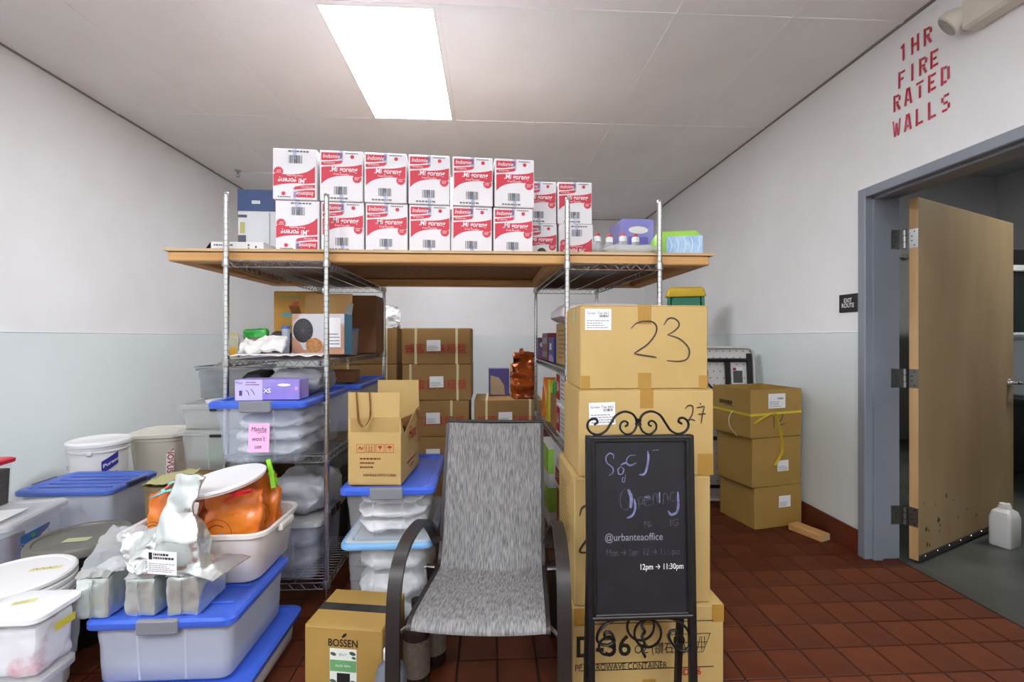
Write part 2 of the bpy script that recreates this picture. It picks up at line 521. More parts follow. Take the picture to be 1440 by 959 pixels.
# lever handle
hd = MB().loft([[(LEN - .075 + .032 * math.cos(a), -.045, .98 + .032 * math.sin(a)) for a in [k * PI / 8 for k in range(16)]], [(LEN - .075 + .03 * math.cos(a), -.058, .98 + .03 * math.sin(a)) for a in [k * PI / 8 for k in range(16)]]], True, True).build('handle', STEEL, dr, 40)
MB().tube([(LEN - .075, -.058, .98), (LEN - .075, -.09, .98)], .012, 12).tube(catmull([(LEN - .075, -.09, .98), (LEN - .05, -.096, .982), (LEN + .04, -.094, .976), (LEN + .055, -.08, .975)], 5), .011, 10).build('lever', STEEL, hd, 40)
# hinges: knuckle in the gap, one plate on the jamb, one on the leaf's edge
def to_leaf(x, y):
    dx, dy = x - hx, y - hy
    return (dx * math.cos(ang) + dy * math.sin(ang), -dx * math.sin(ang) + dy * math.cos(ang))
kx, ky = to_leaf(XR + WT + .03, DY1 - .012)
DKS = mat('screw_dark', '4b4b4a', .4, .8)
for hz in (1.88, 1.06, .25):
    h = MB().tube([(kx, ky, hz - .055), (kx, ky, hz + .055)], .009, 10).build('hinge', CHROMED, dr, 40)
    for z_ in (-.055, -.02, .02, .055):
        MB().loft([circ(.0098, hz + z_ - .002, 10, kx, ky), circ(.0098, hz + z_ + .002, 10, kx, ky)], True, True).build('knuckle_ring', DKS, h)
    MB().box(-.0035, -.0012, -.044, -.001, hz - .055, hz + .055).build('hinge_plate', CHROMED, h)
    p = [to_leaf(x, y) for x, y in ((XR + WT - .045, DY1 - .0005), (XR + WT + .024, DY1 - .0005), (XR + WT + .024, DY1 - .0035), (XR + WT - .045, DY1 - .0035))]
    MB().prism(list(reversed(p)), hz - .055, hz + .055, 'z').build('hinge_plate', CHROMED, h)
    for dz in (-.04, -.013, .013, .04):
        o_ = .012 if abs(dz) < .02 else 0
        x_, y_ = to_leaf(XR + WT - .028 + o_, DY1 - .0045)
        MB().box(x_ - .0035, x_ + .0035, y_ - .001, y_ + .001, hz + dz - .0035, hz + dz + .0035).build('screw', DKS, h)
        MB().box(-.0045, -.0035, -.03 + o_, -.023 + o_, hz + dz - .0035, hz + dz + .0035).build('screw', DKS, h)

# room beyond the door
struct(MB().box(XR + WT - .008, 9, -2.0, 7.2, -.12, -.004).build('floor_next_room', CONC))
NW = mat('next_room_wall', 'bcbdbe', .6, c2='b1b2b4', vscale=1.5)
struct(MB().box(XR + WT, 9, 5.6, 5.7, 0, 3.4).build('wall_next_room_back', NW))
struct(MB().box(6.6, 6.7, -2.0, 5.6, 0, 3.4).build('wall_next_room_side', NW))
struct(MB().box(XR + WT, 9, -2.1, -2.0, 0, 3.4).build('wall_next_room_front', NW))
struct(MB().box(XR + WT, 9, -2.1, 5.7, 3.4, 3.5).build('ceiling_next_room', NW))
nl = thing('added_lamp', 'unseen ceiling lamp added to light the dim room beyond the door', 'light', (4.6, 2.6, 3.4))  # no lamp is seen here; put in to light this room
MB().bbox(-.6, .6, -.15, .15, -.06, 0, .01).build('housing', WHITEM, nl)
MB().box(-.58, .58, -.13, .13, -.066, -.06).build('diffuser', mat('added_lamp_diffuser', 'fdfcf8', .5, emit=LAMP_NEXT * 6), nl)
# ------------------------------------------------------------------ chrome wire racks
def post_mesh(H):
    mb = MB()
    rings = []
    z = 0.06
    rings += [circ(.0127, 0.03, 10), circ(.0127, z, 10)]
    while z < H - .03:
        rings += [circ(.0127, z + .0215, 10), circ(.0112, z + .0225, 10), circ(.0112, z + .0245, 10), circ(.0127, z + .0254, 10)]
        z += .0254
    rings += [circ(.0127, H - .004, 10), circ(.010, H, 10)]
    mb.loft(rings, True, True)
    mb.loft([circ(.018, 0, 10), circ(.018, .012, 10), circ(.006, .014, 10), circ(.006, .035, 10)], True, False)
    return mb.mesh('post', CHROME, 50)
POSTM = post_mesh(1.985)
COLLAR = MB().loft([circ(.0135, -.006, 14), circ(.0185, -.004, 14), circ(.0185, .012, 14), circ(.0165, .03, 14), circ(.0135, .032, 14)], True, True).mesh('collar', CHROMED, 40)
def truss(mb, p, q, n):
    p, q = Vector(p), Vector(q)
    mb.tube([p, q], .0032, 6)
    dz = Vector((0, 0, -.03))
    mb.tube([p + dz, q + dz], .0032, 6)
    zz = []
    for k in range(2 * n + 1):
        zz.append(p.lerp(q, k / (2 * n)) + (dz if k % 2 else Vector((0, 0, 0))))
    mb.tube(zz, .0022, 5)
def rack(label, loc, rz, w, d, levels):
    t = thing('wire_rack', label, 'shelf rack', loc, rz, 'chrome wire racks')
    for x in (-w / 2, w / 2):
        for y in (0, d):
            link('post', POSTM, t, (x, y, 0))
    a = w / 2 - .012
    for z in levels:
        mb = MB()
        truss(mb, (-a, -.006, z), (a, -.006, z), 8)
        s = mb.build('shelf', CHROME, t, 60)
        for (p, q, n) in (((-a, d + .006, z), (a, d + .006, z), 8), ((-w / 2, .012, z), (-w / 2, d - .012, z), 22), ((w / 2, .012, z), (w / 2, d - .012, z), 22)):
            mb = MB(); truss(mb, p, q, n); mb.build('edge_truss', CHROMED, s, 60)
        mb = MB()
        k = int(d / .027)
        for i in range(1, k):
            y = d * i / k
            mb.tube([(-w / 2 + .002, y, z + .002), (w / 2 - .002, y, z + .002)], .0017, 5)
        tag(mb.build('deck_wires', CHROMED, s, 60), kind='stuff')
        for x in (-w / 6, w / 6):
            MB().tube([(x, 0, z - .004), (x, d, z - .004)], .0028, 6).build('stiffener', CHROMED, s, 60)
        for x in (-w / 2, w / 2):
            for y in (0, d):
                link('collar', COLLAR, s, (x, y, z - .022))
    return t
LRX, LRY, LRW, LRD = -.990, 2.175, .457, 1.165
rack('chrome wire rack on the left, crowded with blue lidded totes', (LRX, LRY, 0), 0, LRW, LRD, (.165, .758, 1.205, 1.668))
RRX, RRY = .604, 2.183
rack('chrome wire rack on the right behind the tall carton stack', (RRX, RRY, 0), 1.6, LRW, 1.17, (.2, .762, 1.155, 1.668))

# ------------------------------------------------------------------ wooden platform over both racks
PX0, PX1, PY0, PY1, PZ = -1.515, 1.10, 2.222, 3.275, 1.732
pl = thing('wooden_platform', 'long wooden platform of board and lumber laid across the two racks', 'platform', (0, 0, 1.672))
zt = PZ - 1.672
MB().box(PX0 - .012, PX1 + .02, PY0 - .006, PY1, zt - .013, zt).build('top_board', [OSB], pl)
MB().box(PX0 - .012, PX1 + .02, PY0 - .0085, PY0 - .006, zt - .013, zt).build('board_edge', PLYE, pl)
for y in (PY0, PY1 - .09):
    MB().bbox(PX0, PX1, y, y + .09, .0, zt - .014, .006).build('joist', WOOD, pl)
for x in (PX0 + .0, .3, PX1 - .09):
    MB().bbox(x, x + .09, PY0 + .091, PY1 - .091, .0, zt - .0135, .006).build('joist', WOOD, pl)

# ------------------------------------------------------------------ noodle cartons on the platform
NWH = mat('noodle_carton_white', 'f1eef0', .5)
NRED = mat('noodle_red', 'd8354a', .5)
NPUR = mat('noodle_logo_plum', 'b23a66', .5)
NBLU = mat('blue_tape', '93a6d4', .2, alpha=.4)
NW_, ND_, NH_ = .204, .30, .247
def noodle_proto(flipped, label):
    w, d, h = NW_, ND_, NH_
    t = thing('noodle_carton', label, 'carton', (0, 0, 0), 0, 'noodle cartons on the platform')
    MB().bbox(-w / 2, w / 2, -d / 2, d / 2, 0, h, .003).build('body', NWH, t)
    M = face('front', w, d, h, .0012)
    if flipped: M = flip(M, 0, h / 2)
    a = w / 2
    mb = MB()
    # red wave: strip between an upper and a lower curve
    def up(x):  # x in 0..1
        return .665 * h + .02 * h * math.sin(x * 5) + .22 * h * max(0, x - .45) ** 1.3
    def lo(x):
        return .33 * h + .19 * h * (1 - math.exp(-5 * x)) - .03 * h * max(0, x - .6)
    n = 24
    v = [(-a + .008 + (2 * a - .012) * i / n, 0) for i in range(n + 1)]
    V = [M @ Vector((p[0], lo(i / n), 0)) for i, p in enumerate(v)] + [M @ Vector((p[0], up(i / n), 0)) for i, p in enumerate(v)]
    mb.add(V, [(i, i + 1, n + 2 + i, n + 1 + i) for i in range(n)])
    mb.build('red_wave', NRED, t)
    mb = MB()
    pts = [(-a + .008, .80 * h), (-a + .05, .805 * h), (-a + .09, .83 * h), (-a + .105, .86 * h), (-a + .107, .955 * h), (-a + .008, .955 * h)]
    polym(mb, M, pts)
    pts = [(-a + .008, .70 * h), (-a + .06, .715 * h), (-a + .1, .745 * h), (-a + .11, .79 * h), (-a + .1, .805 * h), (-a + .06, .785 * h), (-a + .008, .765 * h)]
    polym(mb, M, pts, .0002)
    lp = mb.build('logo_panel', NRED, t)
    mb = MB()
    polym(mb, M, [(-a + .075, .835 * h), (-a + .106, .85 * h), (-a + .107, .955 * h), (-a + .085, .955 * h)], .0003)
    mb.build('logo_shade', NPUR, t)
    text('Indomie', .029, M, -a + .054, .882 * h, NWH, lp, shear=.25, bold=.0002, z=.0012, sx=.85)
    text('MI INSTAN', .011, M, -a + .045, .748 * h, NWH, lp, z=.0006)
    text('.Mi goreng', .036, M, .01, .628 * h, NWH, t, bold=.0006, z=.0006, sx=.85, shear=.15)
    text('Fried Noodles', .0125, M, .0, .532 * h, NWH, t, bold=.0, z=.0006)
    # starburst
    mb = MB()
    cx, cy = a - .027, .455 * h
    pts = [(cx + (.024 if k % 2 else .019) * math.cos(k * PI / 14), cy + (.024 if k % 2 else .019) * math.sin(k * PI / 14)) for k in range(28)]
    V = [M @ Vector((cx, cy, .0004))] + [M @ Vector((p[0], p[1], .0004)) for p in pts]
    mb.add(V, [(0, 1 + k, 1 + (k + 1) % 28) for k in range(28)])
    sb = mb.build('starburst', NRED, t)
    mb = MB()
    fine_print(mb, M, cx - .013, cx + .013, cy - .009, cy + .009, 3, 2, .0007, .35)
    mb.build('burst_print', NWH, sb)
    # round emblem, bar code, foot line
    mb = MB()
    e = [(a - .05 + .0095 * math.cos(k * PI / 8), .885 * h + .0095 * math.sin(k * PI / 8)) for k in range(16)]
    polym(mb, M, e, .0003)
    mb.build('emblem', NRED, t)
    mb = MB()
    bars(mb, M, -.034, .03, .13 * h, .29 * h, 4)
    bars(mb, M, -.012, .004, .13 * h, .29 * h, 8, .0004)
    mb.build('barcode', INKG, t)
    mb = MB()
    fine_print(mb, M, -.065, .07, .035 * h, .075 * h, 1, 3, .0003, .8)
    mb.build('small_print', INKG, t)
    mb = MB()
    fine_print(mb, M, .02, .09, .935 * h, .965 * h, 1, 5, .0003, .7)
    mb.build('small_print', INKG, t)
    for v0, v1 in ((.001, .05), (h - .05, h - .001)):
        mb = MB(); rectm(mb, M, -.008, .008, v0, v1, .0009); mb.build('tape_tab', NBLU, t)
    MB().box(-.012, .012, -d / 2, d / 2, h, h + .0008).build('tape_strip', NBLU, t)
    return t
P0 = noodle_proto(False, 'x'); P1 = noodle_proto(True, 'x')
used = [False, False]
def noodle(x, y, z, rz, flipped, label):
    k = 1 if flipped else 0
    src = (P0, P1)[k]
    # (x, y) is the front face centre
    c = Vector((x, y, 0)) + Vector((-math.sin(R(rz)), math.cos(R(rz)), 0)) * ND_ / 2
    if not used[k]:
        used[k] = True
        o = src; o['label'] = label
    else:
        o = copy_tree(src, label)
    o.location = (c.x, c.y, z)
    o.rotation_euler = (0, 0, R(rz))
    return o
ords = ['leftmost', 'second', 'third', 'fourth', 'fifth', 'sixth']
for i in range(6):
    y = 2.268 + .0155 * i
    xb = -.934 + .2115 * i
    noodle(xb, y, PZ, random.uniform(3.6, 4.6), i == 0,
           ('upside-down red and white noodle carton, leftmost of the lower row' if i == 0 else f'{ords[i]} noodle carton from the left in the lower front row'))
    noodle(xb - .006 + .002 * i + random.uniform(-.003, .003), y - .012, PZ + NH_ + .001, random.uniform(3.6, 4.6), i == 0,
           ('upside-down red and white noodle carton, leftmost of the upper row' if i == 0 else f'{ords[i]} noodle carton from the left in the upper front row'))
YBk = 2.66
noodle(.296, YBk, PZ, 1.5, False, 'lower noodle carton set back, half hidden behind the sixth column')
noodle(.292, YBk, PZ + NH_ + .001, 2, False, 'upper noodle carton set back, half hidden behind the sixth column')
noodle(.512, YBk, PZ, 2, True, 'upside-down noodle carton set back at the right end, lower one')
noodle(.504, YBk, PZ + NH_ + .001, 1, False, 'noodle carton set back at the right end, on top')

# ------------------------------------------------------------------ other things on the platform
def print_lines(M, spec, m, parent, name='print'):
    mb = MB()
    for k, s in enumerate(spec): fine_print(mb, M, *s[:4], s[4], k + 3, .0004, s[5] if len(s) > 5 else .5)
    return mb.build(name, m, parent)
NAVY = mat('navy_print', '2c4474', .45)
t = thing('appliance_box', 'white appliance box with navy blue top band on the platform', 'box', (-1.235, 2.62, PZ), 2)
w, d, h = .235, .20, .375
MB().bbox(-w / 2, w / 2, -d / 2, d / 2, 0, h, .003).build('body', mat('box_print_grey', 'd9dadd', .45, c2='cfd0d4', vscale=5), t)
M = face('front', w, d, h)
mb = MB(); rectm(mb, M, -w / 2 - .001, w / 2 + .001, .26, h + .001, .0005); mb.box(-w / 2 - .0015, w / 2 + .0015, -d / 2, d / 2 + .001, .26, h + .001)
mb.build('navy_band', NAVY, t)
mb = MB(); rectm(mb, M, -.045, -.002, .3, .317, .0015); mb.build('name_plate', PAPER, t)
text('MAGIC', .013, M, -.0235, .3085, NAVY, t, z=.002)
mb = MB()
rectm(mb, M, -w / 2 + .002, -.07, .225, .24, .0006); rectm(mb, M, -w / 2 + .002, -.075, .06, .13, .0006)
mb.build('photo_print', mat('print_charcoal', '4a4e57', .5), t)
mb = MB(); rectm(mb, M, .045, .05, .02, .255, .0006); rectm(mb, M, .088, .09, .02, .255, .0006)
polym(mb, M, [(.1 + .014 * math.cos(k * PI / 6), .2 + .014 * math.sin(k * PI / 6)) for k in range(12)], .0007)
mb.build('machine_print', mat('print_grey', '8c9098', .5), t)
mb = MB(); rectm(mb, M, -.106, -.08, .14, .2, .0006); mb.build('yellow_print', mat('print_yellow', 'b9b36a', .5), t)

t = thing('open_tray_box', 'flat open white tray box in front of the appliance box', 'box', (-1.225, 2.40, PZ), 0)
w, d, h = .25, .24, .045
mb = MB().box(-w / 2, w / 2, -d / 2, d / 2, 0, .004)
mb.build('base', WHITEM, t)
MB().box(-w / 2, w / 2, -d / 2, -d / 2 + .003, .004, h).build('front_wall', WHITEM, t)
MB().box(-w / 2, w / 2, d / 2 - .003, d / 2, .004, h).build('back_wall', WHITEM, t)
for x in (-w / 2, w / 2 - .003): MB().box(x, x + .003, -d / 2 + .003, d / 2 - .003, .004, h).build('side_wall', WHITEM, t)
MB().add([(-w / 2, -d / 2, h), (-w / 2, d / 2, h), (-w / 2 - .045, d / 2 - .02, h - .04), (-w / 2 - .045, -d / 2 + .02, h - .04)], [(0, 1, 2, 3)]).build('flap', NAVY, t)
M = face('front', w, d, h)
mb = MB(); fine_print(mb, M, -.11, .02, .024, .034, 1, 4, .0004, .7); rectm(mb, M, .05, .058, .008, .018, .0004); rectm(mb, M, .05, .058, .024, .034, .0004); rectm(mb, M, .085, .093, .016, .026, .0004)
mb.build('print', NAVY, t)

# dark cylinder lying in front of the set-back cartons
t = thing('lens_tube', 'short black capped metal tube lying before the set-back noodle cartons', 'tube', (.292, 2.43, PZ + .0245), 0, rot=(R(90), 0, R(-18)))
MB().loft([circ(.0235, -.06, 24), circ(.0235, .045, 24)], True, True).build('barrel', mat('tube_grey', '8f8f92', .3, .8), t, 40)
MB().loft([circ(.0245, .045, 24), circ(.0245, .062, 24), circ(.021, .064, 24)], True, True).build('cap', BLACK, t, 40)

# four small clear bottles with red-tipped white caps
BOTP = mat('clear_bottle', 'cfd3d6', .12, alpha=.5)
REDC = mat('red_cap', 'c34a4e', .4)
proto = None
bl = ['small bottle with white and red cap next to the noodle cartons', 'second small capped bottle from the noodle cartons', 'third small capped bottle from the noodle cartons', 'small capped bottle nearest the right rack post']
for i, (px_, y_) in enumerate(((.575, 2.40), (.645, 2.42), (.71, 2.39), (.785, 2.41))):
    if proto is None:
        proto = thing('sauce_bottle', bl[0], 'bottle', (0, 0, 0), 0, 'capped bottles on the platform')
        MB().loft([circ(.024, 0, 18), circ(.026, .006, 18), circ(.026, .06, 18), circ(.02, .075, 18), circ(.013, .08, 18)], True, True).build('body', BOTP, proto, 50)
        MB().loft([circ(.021, .004, 18), circ(.022, .045, 18)], True, True).build('contents', mat('dark_sauce', '55504f', .5), proto, 50)
        MB().loft([circ(.018, .078, 18), circ(.018, .1, 18), circ(.01, .104, 18)], True, True).build('cap', WHITEP, proto, 40)
        MB().loft([circ(.012, .104, 14), circ(.01, .116, 14), circ(.005, .12, 14)], True, True).build('cap_tip', REDC, proto, 40)
        o = proto
    else: o = copy_tree(proto, bl[i])
    o.location = (px_, y_, PZ)
    o.scale = (1.12, 1.12, 1.15)

def crumple(mb, amp, scale, seed=0, zmin=None):
    out = []
    for p in mb.v:
        q = Vector(p)
        n = noise.noise_vector(q * scale + Vector((seed * 3.1, seed * 1.7, seed * 2.3))) + .5 * noise.noise_vector(q * scale * 2.3 + Vector((seed, 9, 1)))
        r_ = q + n * amp
        if zmin is not None and r_.z < zmin: r_.z = zmin
        out.append(tuple(r_))
    mb.v = out
    return mb
def pillow(w, d, h, nu=20, nv=14, flatk=.5):
    """closed cushion shape lying on z=0"""
    mb = MB()
    rings = []
    for j in range(nv + 1):
        t_ = -PI / 2 + PI * j / nv
        k = max(abs(math.cos(t_)), .02) ** flatk
        rings.append([(w / 2 * k * math.copysign(abs(math.cos(a)) ** .5, math.cos(a)), d / 2 * k * math.copysign(abs(math.sin(a)) ** .5, math.sin(a)), h / 2 + h / 2 * math.sin(t_)) for a in [2 * PI * i / nu for i in range(nu)]])
    return mb.loft(rings, True, True)
mb = wrinkle(pillow(.30, .09, .05, 48, 16), .012, 16, 3, 0)
tag(mb.build('plastic_wrap', mat('wrap_clear', 'd9dbd6', .2, alpha=.6, bump=.5, bscale=30), None, 60, (.725, 2.30, PZ)), 'crumpled clear plastic wrapping in front of the small bottles', 'plastic wrap')

def glove_box(label, loc, rz, w, d, h, txt, c1, c2, name='glove_box'):
    t = thing(name, label, 'box', loc, rz)
    MB().bbox(-w / 2, w / 2, -d / 2, d / 2, 0, h, .002).build('body', mat('glove_' + c1, c1, .45, c2=c2, vscale=5, lo=.4, hi=.6), t)
    M = face('front', w, d, h)
    return t, M
t, M = glove_box('violet glove box on the platform behind the small bottles', (.865, 2.75, PZ), 4, .19, .24, .275, '', '8c88d6', 'a9a5e4')
mb = MB(); polym(mb, M, [(.0 + .06 * math.cos(k * PI / 8), .21 + .022 * math.sin(k * PI / 8)) for k in range(16)]); mb.build('oval_print', PAPER, t)
mb = MB(); rectm(mb, M, -.06, .06, .12, .17); mb.build('band_print', mat('violet_dark', '6a63bf', .45), t)

LIME = mat('lime_print', '8fc63f', .4, c2='a4d45a', vscale=8)
t = thing('napkin_pack', 'green and blue plastic package at the right end of the platform', 'package', (.99, 2.40, PZ), -12)
w, d, h = .235, .26, .125
mb = MB()
mb.loft([rr(w / 2 - .01, d / 2 - .01, .02, 0), rr(w / 2, d / 2, .03, .02), rr(w / 2, d / 2, .03, h - .03), rr(w / 2 - .02, d / 2 - .02, .02, h)], True, True)
crumple(mb, .004, 20, 2, 0)
mb.build('wrapper', LIME, t, 50)
M = face('front', w, d, h, .006)
mb = MB()
mb.grid(lambda u, v: M @ Vector((-.06 + .175 * u, .006 + .088 * v, .002 * math.sin(9 * u))), 8, 2)
win = mb.build('window', mat('napkin_blue', '86b4dc', .25, c2='b5d0ea', vscale=16, bump=.4, bscale=40), t, 60)
mb = MB()
for k in range(5): stroke(mb, M, [(-.045 + .034 * k, .01, 0), (-.035 + .034 * k, .05, 0), (-.05 + .036 * k, .09, 0)], .003, .0035, 4)
mb.build('fold_line', mat('napkin_pale', 'dde9f5', .3), win)
# ------------------------------------------------------------------ builders: cartons, totes, pouches
def carton(label, loc, rz, w, d, h, m=CARD, tape=TAPE, seam='y', tabs=True, name='carton', group=None, rot=None, tw=.05):
    """closed carton; loc is the centre of its base"""
    t = thing(name, label, 'carton', loc, rz, group, rot)
    MB().bbox(-w / 2, w / 2, -d / 2, d / 2, 0, h - .004, .004).build('body', m, t)
    g = .0015
    if seam == 'y':
        for s in (-1, 1):
            x0, x1 = (-w / 2 + .001, -g) if s < 0 else (g, w / 2 - .001)
            MB().bbox(x0, x1, -d / 2 + .001, d / 2 - .001, h - .004, h, .0015).build('flap', m, t)
        if tape:
            MB().box(-tw / 2, tw / 2, -d / 2, d / 2, h, h + .0006).build('tape_strip', tape, t)
            if tabs:
                M = face('front', w, d, h, .0006)
                for v0, v1 in ((h - .07, h + .0005), (0, .06)):
                    mb = MB(); rectm(mb, M, -tw / 2, tw / 2, v0, v1); mb.build('tape_tab', tape, t)
    else:
        for s in (-1, 1):
            y0, y1 = (-d / 2 + .001, -g) if s < 0 else (g, d / 2 - .001)
            MB().bbox(-w / 2 + .001, w / 2 - .001, y0, y1, h - .004, h, .0015).build('flap', m, t)
        if tape:
            MB().box(-w / 2, w / 2, -tw / 2, tw / 2, h, h + .0006).build('tape_strip', tape, t)
            if tabs:
                for f_ in ('left', 'right'):
                    M = face(f_, w, d, h, .0006)
                    mb = MB(); rectm(mb, M, -tw / 2, tw / 2, h - .07, h + .0005); mb.build('tape_tab', tape, t)
    return t
def sticker(parent, M, u0, u1, v0, v1, seed=1, code=True, title=None, name='shipping_label', m=None, big=None, rot=0.0):
    c = ((u0 + u1) / 2, (v0 + v1) / 2)
    if rot: M = M @ Matrix.Translation((c[0], c[1], 0)) @ Matrix.Rotation(rot, 4, 'Z') @ Matrix.Translation((-c[0], -c[1], 0))
    mb = MB(); rectm(mb, M, u0, u1, v0, v1, .0008)
    s = mb.build(name, m or PAPER, parent)
    du, dv = u1 - u0, v1 - v0
    mb = MB()
    fine_print(mb, M, u0 + .07 * du, u1 - .07 * du, v0 + .06 * dv, v0 + .5 * dv, 4, seed, .0012, .35)
    mb.build('print', INKG, s)
    if code:
        mb = MB(); bars(mb, M, u0 + .55 * du, u0 + .9 * du, v0 + .6 * dv, v0 + .72 * dv, seed, .0012)
        mb.build('barcode', INK, s)
    if title: text(title, dv * .17, M, c[0], v1 - .2 * dv, INK, s, z=.0012, name='print')
    if big: text(big, dv * .2, M, u1 - .13 * du, v0 + .15 * dv, INK, s, z=.0014, bold=.0004, name='print')
    return s
def tote(label, loc, rz, w, d, h, body, lidm, taper=.9, name='storage_tote', ribs=5, latch=GREYP, lid=True, lidh=.03, group=None, rdir='x', corner=.036):
    t = thing(name, label, 'tote', loc, rz, group)
    a, b = w / 2, d / 2
    hb = h - lidh * .55
    o = .012
    k = taper
    mb = MB()
    rings = [rr((a - o) * k - .012, (b - o) * k - .012, corner * .8, 0), rr((a - o) * k, (b - o) * k, corner, .012)]
    rings += [rr((a - o) * (k + (1 - k) * q) - (.002 if i % 2 else 0), (b - o) * (k + (1 - k) * q) - (.002 if i % 2 else 0), corner, .012 + (hb - .02) * q) for i, q in enumerate((.3, .6, .8, .999))]
    rings += [rr(a - .002, b - .002, corner, hb - .008), rr(a - .002, b - .002, corner, hb)]
    mb.loft(rings, True, False)
    mb.build('body', body, t, 50)
    for s in (-.33, .33):   # moulded uprights on the front
        mb = MB().add([((a * s - .004) * k, -(b - o) * k - .001, .015), ((a * s + .004) * k, -(b - o) * k - .001, .015), (a * s + .004, -(b - o) - .001, hb - .012), (a * s - .004, -(b - o) - .001, hb - .012)], [(0, 1, 2, 3)])
        mb.build('moulded_rib', body, t)
    if lid:
        mb = MB()
        e = .006
        mb.loft([rr(a + e - .003, b + e - .003, corner, h - lidh), rr(a + e, b + e, corner, h - lidh + .004), rr(a + e, b + e, corner, h - .008), rr(a + e - .008, b + e - .008, corner, h), rr(a - .028, b - .028, corner * .7, h), rr(a - .034, b - .034, corner * .7, h - .009)], False, True)
        L = mb.build('lid', lidm, t, 40)
        for i in range(ribs):
            q = -1 + 2 * (i + .5) / ribs
            if rdir == 'x': mb = MB().bbox(-a + .05, a - .05, q * (b - .05) - .008, q * (b - .05) + .008, h - .009, h - .003, .003)
            else: mb = MB().bbox(q * (a - .05) - .008, q * (a - .05) + .008, -b + .05, b - .05, h - .009, h - .003, .003)
            mb.build('lid_rib', lidm, L)
    if latch:
        for s in (-1, 1):
            y = s * (b + .006)
            lo, hi = (y - .008, y + .012) if s < 0 else (y - .012, y + .008)
            MB().bbox(-.068, .068, lo, hi, h - .046, h + .003, .005).build('latch', latch, t)
    return t
def pouch(w, d, h, seed=0, amp=.006, base=1.0, top=.04, neck=.9, n=28, m=14, sq=.55, lean=(0, 0), shape=1.6, zs=18):
    mb = MB()
    rings = []
    for j in range(m + 1):
        q = j / m
        k = base + (1 - base) * min(1, q * 4)
        kd = max(1 - q ** shape * (1 - top), top)
        kw = (1 - (1 - neck) * q) * k
        rings.append([(w / 2 * kw * math.copysign(abs(math.cos(x)) ** sq, math.cos(x)) + lean[0] * q * q, d / 2 * kd * k * math.copysign(abs(math.sin(x)) ** sq, math.sin(x)) + lean[1] * q * q, h * q) for x in [2 * PI * i / n for i in range(n)]])
    mb.loft(rings, True, True)
    if amp: crumple(mb, amp, zs, seed, 0)
    return mb
def bag_thing(name, label, cat, mb, m, loc, rz=0, group=None, rot=None, smooth=55):
    o = mb.build(name, m, None, smooth, loc, rot or (0, 0, R(rz)))
    return tag(o, label, cat, group)

# ------------------------------------------------------------------ tall stack of cartons, right of centre
SY = 1.65
def stack_box(label, x0, x1, z0, z1, d, m=CARD, y=SY, rz=0, **k):
    return carton(label, ((x0 + x1) / 2, y + d / 2, z0), rz, x1 - x0, d, z1 - z0, m, **k)
# bottom: D-36 carton
w, d, h = .56, .44, .328
c4 = stack_box('bottom carton of the tall stack, printed D-36 microwave container', .305, .865, 0, .328, d, y=1.64)
M = face('front', w, d, h)
CX, CY = .585, 1.64
def fu(px): return (px - 688) / (639.2 - .05 * (px - 720)) * CY - CX
def fv(py): return 1.31 - (py - 475) / 630 * CY
text('D-36', .105, M, fu(848), fv(908), INK, c4, bold=.002, sx=.95, z=.0004)
text('OZ (鑽石碗)', .045, M, fu(928), fv(913), INK, c4, z=.0004, sx=.8)
text('PP MICROWAVE CONTAINER', .033, M, fu(873), fv(936), INK, c4, z=.0004, sx=.78)
text('LID-36', .033, M, fu(968), fv(947), REDINK, c4, z=.0004, bold=.0006)
for (x0, x1, y_) in ((816, 1003, 875), (816, 930, 930.5), (816, 1003, 940)):
    mb = MB(); rectm(mb, M, fu(x0), fu(x1), fv(y_) - .0015, fv(y_) + .0015, .0004); mb.build('rule_line', INK, c4)
mb = MB()
for P in ([(935, 893), (999, 893)], [(937, 895), (946, 919), (988, 919), (998, 893)], [(941, 905), (994, 905)], [(944, 912), (990, 912)], [(955, 919), (952, 897)], [(967, 919), (967, 897)], [(979, 919), (984, 897)], [(986, 897), (986, 917)], [(990, 897), (990, 910)]):
    stroke(mb, M, [(fu(a_), fv(b_)) for a_, b_ in P], .0022, .0004, 1, False)
mb.build('bowl_drawing', INK, c4)
mb = MB(); rectm(mb, M, w / 2 - .045, w / 2, h - .065, h - .001, .0004); mb.build('tape_tab', TAPE, c4)
mb = MB(); rectm(mb, M, -w / 2, -w / 2 + .04, h - .065, h - .001, .0004); mb.build('tape_tab', TAPE, c4)
# third
c3 = stack_box('tall carton third from the top, behind the chalkboard', .31, .82, .329, .80, .36, CARD)
w, d, h = .51, .36, .471
M = face('front', w, d, h)
mb = MB()
stroke(mb, M, [(-.235, .33), (-.225, .36), (-.19, .372), (-.165, .35), (-.175, .29), (-.235, .20), (-.15, .21)], .008, .0005)
mb.build('handwriting', MARK, c3)
Ml = face('left', w, d, h)
mb = MB(); fine_print(mb, Ml, -.12, .1, .09, .4, 16, 3, .0004, .35); mb.build('side_print', mat('faded_print', '9a7c3e', .7), c3)
